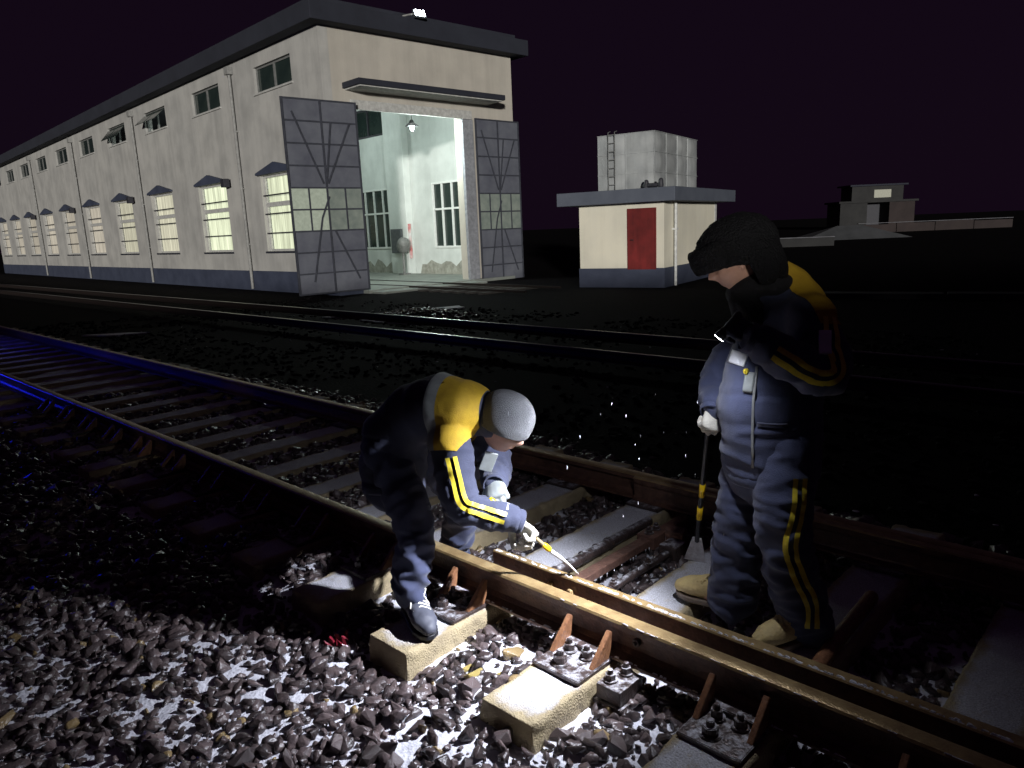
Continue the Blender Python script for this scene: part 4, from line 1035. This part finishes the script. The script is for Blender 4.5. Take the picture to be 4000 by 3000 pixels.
TB(region(jmB, [(c0+sd*.040,-sd),(up1,Vector((.25,-.45,-1)).normalized()),(c0-Vector(B['lat']).normalized()*.17,-Vector(B['lat']).normalized()),(c0+sd*.20,sd),(Vector((-2.35,2.18,.80)),(sd*.75+Vector((0,0,-.65))).normalized())], .004, 'yellow_yoke', m_yel, rootB))
TB(region(jmB, [(c0-sd*.010,-sd),(c0+sd*.040,sd),(up1,Vector((.25,-.45,-1)).normalized())], .004, 'reflective_band', m_grey, rootB))
view = Vector((-2.25,2.05,.6)); outB = (Vector((0,0,1.7))-view).normalized()
for so in (-.015,.015):
    TB(stripe(jmB, [(-2.320,2.01,.745),(-2.285,2.00,.66),(-2.252,2.00,.565),(-2.215,2.045,.525),(-2.135,2.130,.478)], outB, so, .017, 'sleeve_stripe', m_tape, rootB))
def cap(c, f, u, s, m, rim=True):
    c = Vector(c); f = Vector(f).normalized(); u = Vector(u); u = (u-f*u.dot(f)).normalized(); r_ = f.cross(u); mb = MB(); n = 40; rows = []
    prof = [(.104,-.010),(.108,.002),(.112,.020),(.111,.045),(.104,.078),(.090,.106),(.068,.128),(.040,.142),(.012,.147)]
    for k,(a,z) in enumerate(prof):
        for i in range(n):
            t = 2*math.pi*i/n; w = 1+.012*math.sin(t*5+z*40)+.02*mnoise.noise(Vector((math.cos(t)*2,math.sin(t)*2,z*22)))
            mb.v.append(tuple(c+(r_*math.cos(t)*a*w*.98+f*(math.sin(t)*a*w*1.12-.004)+u*(z+.012*math.sin(t)*(1 if z < 0 else .3)))*s))
    for k in range(len(prof)-1):
        for i in range(n): mb.f.append((k*n+i, k*n+(i+1)%n, (k+1)*n+(i+1)%n, (k+1)*n+i))
    mb.f.append(tuple((len(prof)-1)*n+i for i in range(n)))
    o = mb.build('knit_cap', m, None, smooth=True)
    ss = o.modifiers.new('s','SUBSURF'); ss.levels = ss.render_levels = 2
    so = o.modifiers.new('t','SOLIDIFY'); so.thickness = .006; so.offset = 1
    if rim:
        ring = []; mb = MB()
        for i in range(n+1):
            t = 2*math.pi*i/n; ring.append(c+(r_*math.cos(t)*.107*.98+f*(math.sin(t)*.107*1.12-.004)+u*(-.005+.012*math.sin(t)))*s)
        mb.tube(ring, [(.010*s,.006*s)]*len(ring), 8, caps=False, ref=u); k = mb.build('cap_rim', m, o, smooth=True)
    return o
capB = cap(*B['head'], m_bean); capB.parent = rootB; TB(capB)
g1 = hand_mb((-2.115,2.155,.470),(.45,.45,-.60),(.30,-.55,-.75),1,.90,1.28); TB(link('glove', remesh(g1,.0042,3), m_glove, rootB, smooth=True))
g2 = hand_mb((-2.275,2.215,.585),(.62,-.55,-.15),(.30,.20,-.90),-1,.95,1.2); TB(link('glove', remesh(g2,.0042,3), m_grey, rootB, smooth=True))
TB(shoe(rootB, (-2.545,1.885), (-2.270,1.785), .004, m_shoe, m_blk, m_lace))
TB(shoe(rootB, (-2.85,2.375), (-2.58,2.415), -.125, m_shoe, m_blk, m_lace))
mb = MB(); mb.box(-.03,.03,-.004,.004,-.05,.05); bd = TB(mb.build('chest_badge', m_grey, rootB, bevel=.003)); bd.location = (-2.255,2.165,.70); bd.rotation_euler = (.3,.35,.9)

# scraper rod in his hands
e = empty('ice_scraper', (-1.95,2.385,.176)); tag(e, 'short frosted ice scraper with yellow grips held by the bending worker', 'scraper')
def TE(o, e): o.matrix_parent_inverse = Matrix.Translation(-e.location); return o
P0 = Vector((-2.165,2.085,.565)); P1 = Vector((-1.950,2.385,.180)); ax = (P1-P0)
mb = MB(); mb.tube([P0, P0+ax*.72],[.0085,.0085],10); TE(mb.build('rod', m_wood, e, smooth=True), e)
for a, b in ((.0,.11),(.615,.66)):
    mb = MB(); mb.tube([P0+ax*a, P0+ax*b],[.0135,.0135],12); TE(mb.build('grip', mat('bright_yellow_grip',(.80,.52,.01),.4,var=.1), e, smooth=True), e)
mb = MB(); mb.tube([P0+ax*.70, P0+ax*.80+Vector((0,0,.006)), P0+ax*.90+Vector((.008,0,.004)), P1],[(.010,.010),(.012,.009),(.012,.005),(.020,.003)],10,ref=Vector((1,-.3,0))); TE(mb.build('blade', m_reflw, e, smooth=True), e)

# ---------------- worker standing with long scraper and torch
S = dict(root=(-1.25,2.80,0.0), lat=(.82,-.57,0), seed=4.0, m_tro=m_jack, m_jack=m_jack,
  spine=[((-1.255,2.810,.70),.195,.180),((-1.262,2.805,.80),.200,.190),((-1.268,2.800,.95),.205,.200),((-1.250,2.830,1.13),.212,.190),((-1.240,2.855,1.29),.205,.160),((-1.250,2.850,1.385),.190,.130),((-1.262,2.840,1.425),.135,.110),((-1.285,2.815,1.455),.095,.095)],
  arms=[((-1.105,2.750,1.325),(-1.000,2.665,1.135),(-1.185,2.512,1.262),(-1.25,2.48,1.31)), ((-1.385,2.970,1.315),(-1.530,2.905,1.03),(-1.500,2.790,.935),(-1.490,2.765,.88))],
  legs=[((-1.170,2.750,.84),(-1.140,2.685,.465),(-1.075,2.775,.10),(-1.18,2.62,.05)), ((-1.345,2.865,.84),(-1.372,2.775,.425),(-1.392,2.775,.12),(-1.63,2.75,.05))],
  head=((-1.368,2.705,1.545),(-.80,-.44,-.40),(-.36,-.18,.91),1.04), tro=(.118,.100,.092), slv=(.095,.082,.062))
rootS, bodyS, troS, jkS, tmS, jmS, TS = person(S)
tag(rootS, 'person in black fur hat and navy work suit with yellow stripes, standing over the switch', 'person', 'track workers')
fS = Vector((-.57,-.82,0))
TS(region(jmS, [(Vector((-1.25,2.85,1.325)),Vector((-.1,-.1,-1)).normalized()),(Vector((-1.25,2.85,1.36))+fS*.030,Vector((fS.x,fS.y,-.15)).normalized())], .004, 'yellow_yoke', m_yel, rootS))
outS = (Vector((0,0,1.7))-Vector((-1.1,2.7,.9))).normalized()
outL = (Vector((.75,-.66,.15))).normalized(); outT = Vector((.50,-.86,.12)).normalized()
for so in (-.017,.017):
    TS(stripe(jmS, [(-1.055,2.74,1.33),(-1.030,2.70,1.24),(-1.005,2.665,1.145),(-1.045,2.60,1.140),(-1.155,2.520,1.228)], outL, so, .018, 'sleeve_stripe', m_tape, rootS))
    TS(stripe(tmS, [(-1.118,2.73,.72),(-1.112,2.705,.60),(-1.118,2.67,.46),(-1.085,2.69,.33),(-1.052,2.73,.22),(-1.062,2.765,.11)], outT, so, .018, 'trouser_stripe', m_tape, rootS))
# black collar, scarf and hat
hc, hf, hu, _ = S['head']; hc = Vector(hc); hf = Vector(hf).normalized(); hu = Vector(hu); hu = (hu-hf*hu.dot(hf)).normalized(); hr = hf.cross(hu)
mb = MB(); ring = []
for i in range(25):
    t = 2*math.pi*i/24; ring.append(Vector((-1.300,2.800,1.425))+Vector((math.cos(t)*.095,math.sin(t)*.095,.03*math.cos(t+.9)))+hf*.010)
mb.tube(ring, [.045]*25, 12, caps=False); mb.tube([hc-hu*.160+hf*.045, hc-hu*.235+hf*.045],[(.070,.055),(.09,.07)],16,ref=hr)
me = remesh(mb,.010,5); folds(me,[((-1.3,2.8,1.35),(-1.3,2.8,1.5),.1,.1,1,1)],.008,12,.5,9); TS(link('scarf', me, mat('black_scarf_cloth',(.006,.006,.008),.9,var=.3,scale=30,bump=.3,bscale=200), rootS, smooth=True))
mb = MB()
mb.ell(hc+hu*.045-hf*.012, (hr*.136, hf*.160, hu*.128))
arc = [hc+hf*(.164*math.cos(a)-.010)+hr*(.146*math.sin(a))+hu*.052 for a in (R(-70),R(-45),R(-22),0,R(22),R(45),R(70))]
mb.tube(arc, [(.052,.020)]*7, 16, ref=hu)
for sx in (-1,1):
    mb.ell(hc+hr*sx*.108-hu*.035-hf*.070, (hr*.034, hf*.060, hu*.095))
mb.ell(hc-hf*.118-hu*.035, (hr*.120, hf*.045, hu*.115))
me = remesh(mb,.008,5)
def hatf(c, q):
    d = c-hc; u_ = d.dot(hu); f_ = d.dot(hf)
    lim = .004-.020*max(0, min(1, (.06-f_)/.08))
    if f_ > -.035 and u_ < lim: c = c+hu*(lim-u_)*.85
    return c+q*(.003*mnoise.noise(c*30)+.005*abs(mnoise.noise(c*85)))
push(me, hatf)
TS(link('fur_hat', me, m_fur, rootS, smooth=True))
g1 = hand_mb((-1.192,2.510,1.266),(-.78,-.22,.58),(-.10,.55,-.75),-1,.9,1.12); TS(link('glove', remesh(g1,.0045,3), m_jackd, rootS, smooth=True))
g2 = hand_mb((-1.500,2.790,.935),(.10,-.48,-.87),(-.60,.35,-.10),1,.9,1.12); TS(link('glove', remesh(g2,.0045,3), m_glove, rootS, smooth=True))
TS(shoe(rootS, (-1.345,2.800), (-1.655,2.765), .020, m_tan, m_sole, m_tan, .07))
TS(shoe(rootS, (-1.045,2.835), (-1.185,2.575), .004, m_tan, m_sole, m_tan, .07))
# zip, pocket, armband, chest tape
def onbody(me, p, out, w, h, name, m, T, root, th=.006):
    bvh = BVHTree.FromPolygons([v.co.copy() for v in me.vertices], [tuple(q.vertices) for q in me.polygons])
    out = Vector(out).normalized(); s = Vector((0,0,1)).cross(out).normalized(); u = out.cross(s); mb = MB(); n = 6
    for j in range(n+1):
        for i in range(n+1):
            o_ = Vector(p)+s*w*(i/n-.5)+u*h*(j/n-.5); hh, nn, _, _ = bvh.ray_cast(o_+out*.3, -out)
            mb.v.append(tuple((hh if hh else o_)+out*th))
    for j in range(n):
        for i in range(n): mb.f.append((j*(n+1)+i, j*(n+1)+i+1, (j+1)*(n+1)+i+1, (j+1)*(n+1)+i))
    o = mb.build(name, m, root, smooth=True); so = o.modifiers.new('t','SOLIDIFY'); so.thickness = th*1.2; so.offset = -.5; return T(o)
onbody(jmS, (-1.243,2.61,.95), (.08,-.99,.0), .010, .40, 'zipper', m_frame, TS, rootS, .003)
onbody(jmS, (-1.348,2.668,1.168), (-.52,-.80,.28), .115, .052, 'chest_tape', m_reflw, TS, rootS, .005)
onbody(jmS, (-1.268,2.625,1.085), (-.13,-.96,.2), .042, .080, 'pocket_badge', m_grey, TS, rootS, .006)
onbody(jmS, (-1.000,2.645,1.258), (.42,-.86,.28), .042, .085, 'armband', m_reflw, TS, rootS, .010)
onbody(jmS, (-1.175,2.625,.93), (.35,-.93,.0), .110, .016, 'pocket_flap', m_jackd, TS, rootS, .006)
mb = MB(); hexbolt(mb,0,0,0,.008,.01); o = TS(mb.build('badge_stud', m_tape, rootS)); o.location = (-1.283,2.622,1.128); o.rotation_euler = (R(90),0,R(-10))

# long scraper
e = empty('long_scraper', (-1.79,3.13,.0)); tag(e, 'long-handled ice scraper with yellow bands and flat steel blade held by the standing worker', 'scraper')
P0 = Vector((-1.475,2.715,1.02)); P1 = Vector((-1.790,3.140,.005)); ax = P1-P0
mb = MB(); mb.tube([P0+ax*.09, P0+ax*.86],[.0115,.0115],12); TE(mb.build('handle', m_blk, e, smooth=True), e)
for a, b in ((.14,.20),(.50,.575),(.64,.715)):
    mb = MB(); mb.tube([P0+ax*a, P0+ax*b],[.0140,.0140],12,caps=False); TE(mb.build('yellow_band', mat('bright_yellow_grip',(.80,.52,.01)), e, smooth=True), e)
mb = MB(); dn = ax.normalized(); sv = dn.cross(Vector((.39,-.92,0))).normalized(); nv = sv.cross(dn)
A = P0+ax*.84; Bq = P1
v = [A-sv*.022,A+sv*.022,Bq+sv*.055,Bq-sv*.055]
mb.add([p+nv*.002 for p in v]+[p-nv*.002 for p in v],[(0,1,2,3),(7,6,5,4),(0,4,5,1),(1,5,6,2),(2,6,7,3),(3,7,4,0)]); TE(mb.build('blade', mat('frosted_steel_blade',(.45,.42,.42),.5,col2=(.7,.7,.72),scale=40), e), e)

# torch: a real lit lamp in his hand
tl = Vector((-1.300,2.462,1.292)); td = (Vector((-2.22,1.98,0.0))-tl).normalized()
e = empty('torch', tl); tag(e, 'small lit torch held at the chest by the standing worker', 'torch')
mb = MB(); mb.tube([-td*.085, -td*.02],[.015,.015],14); mb.tube([-td*.02, td*.018],[.017,.023],16,caps=False); mb.build('barrel', m_blk, e, smooth=True)
mb = MB(); mb.tube([td*.0175, td*.0195],[.020,.020],16,caps=False); mb.build('lens', mat('lit_torch_lens',(1,1,1),.3,emit=(.88,.94,1.0),estr=40), e)
for nm, en, ang in (('torch_beam', 430, 79), ('torch_spill', 31, 179)):     # reflector beam and side spill of the one torch
    L = bpy.data.lights.new(nm,'SPOT'); L.energy = en; L.color = (0.84,0.875,1.0); L.spot_size = R(ang); L.spot_blend = 1.0; L.shadow_soft_size = .018
    o = bpy.data.objects.new(nm, L); COL.objects.link(o); o.parent = e; o.location = td*.024; o.rotation_euler = td.to_track_quat('-Z','Y').to_euler()

# falling snow near the beam
rr = random.Random(3); mb = MB()
for k in range(34):
    c = Vector((-1.72+rr.gauss(0,.22), 2.60+rr.gauss(0,.30), rr.uniform(.15,1.15))); s = rr.uniform(.0010,.0020); l = s*rr.uniform(3,7)
    mb.add([c+Vector((s,0,0)),c+Vector((0,s,0)),c+Vector((-s,0,0)),c+Vector((0,-s,0)),c+Vector((0,0,l)),c-Vector((0,0,l))],[(0,1,4),(1,2,4),(2,3,4),(3,0,4),(1,0,5),(2,1,5),(3,2,5),(0,3,5)])
o = mb.build('falling_snow', m_snow); o['kind'] = 'stuff'; o['label'] = 'scattered snowflakes falling through the torch beam'
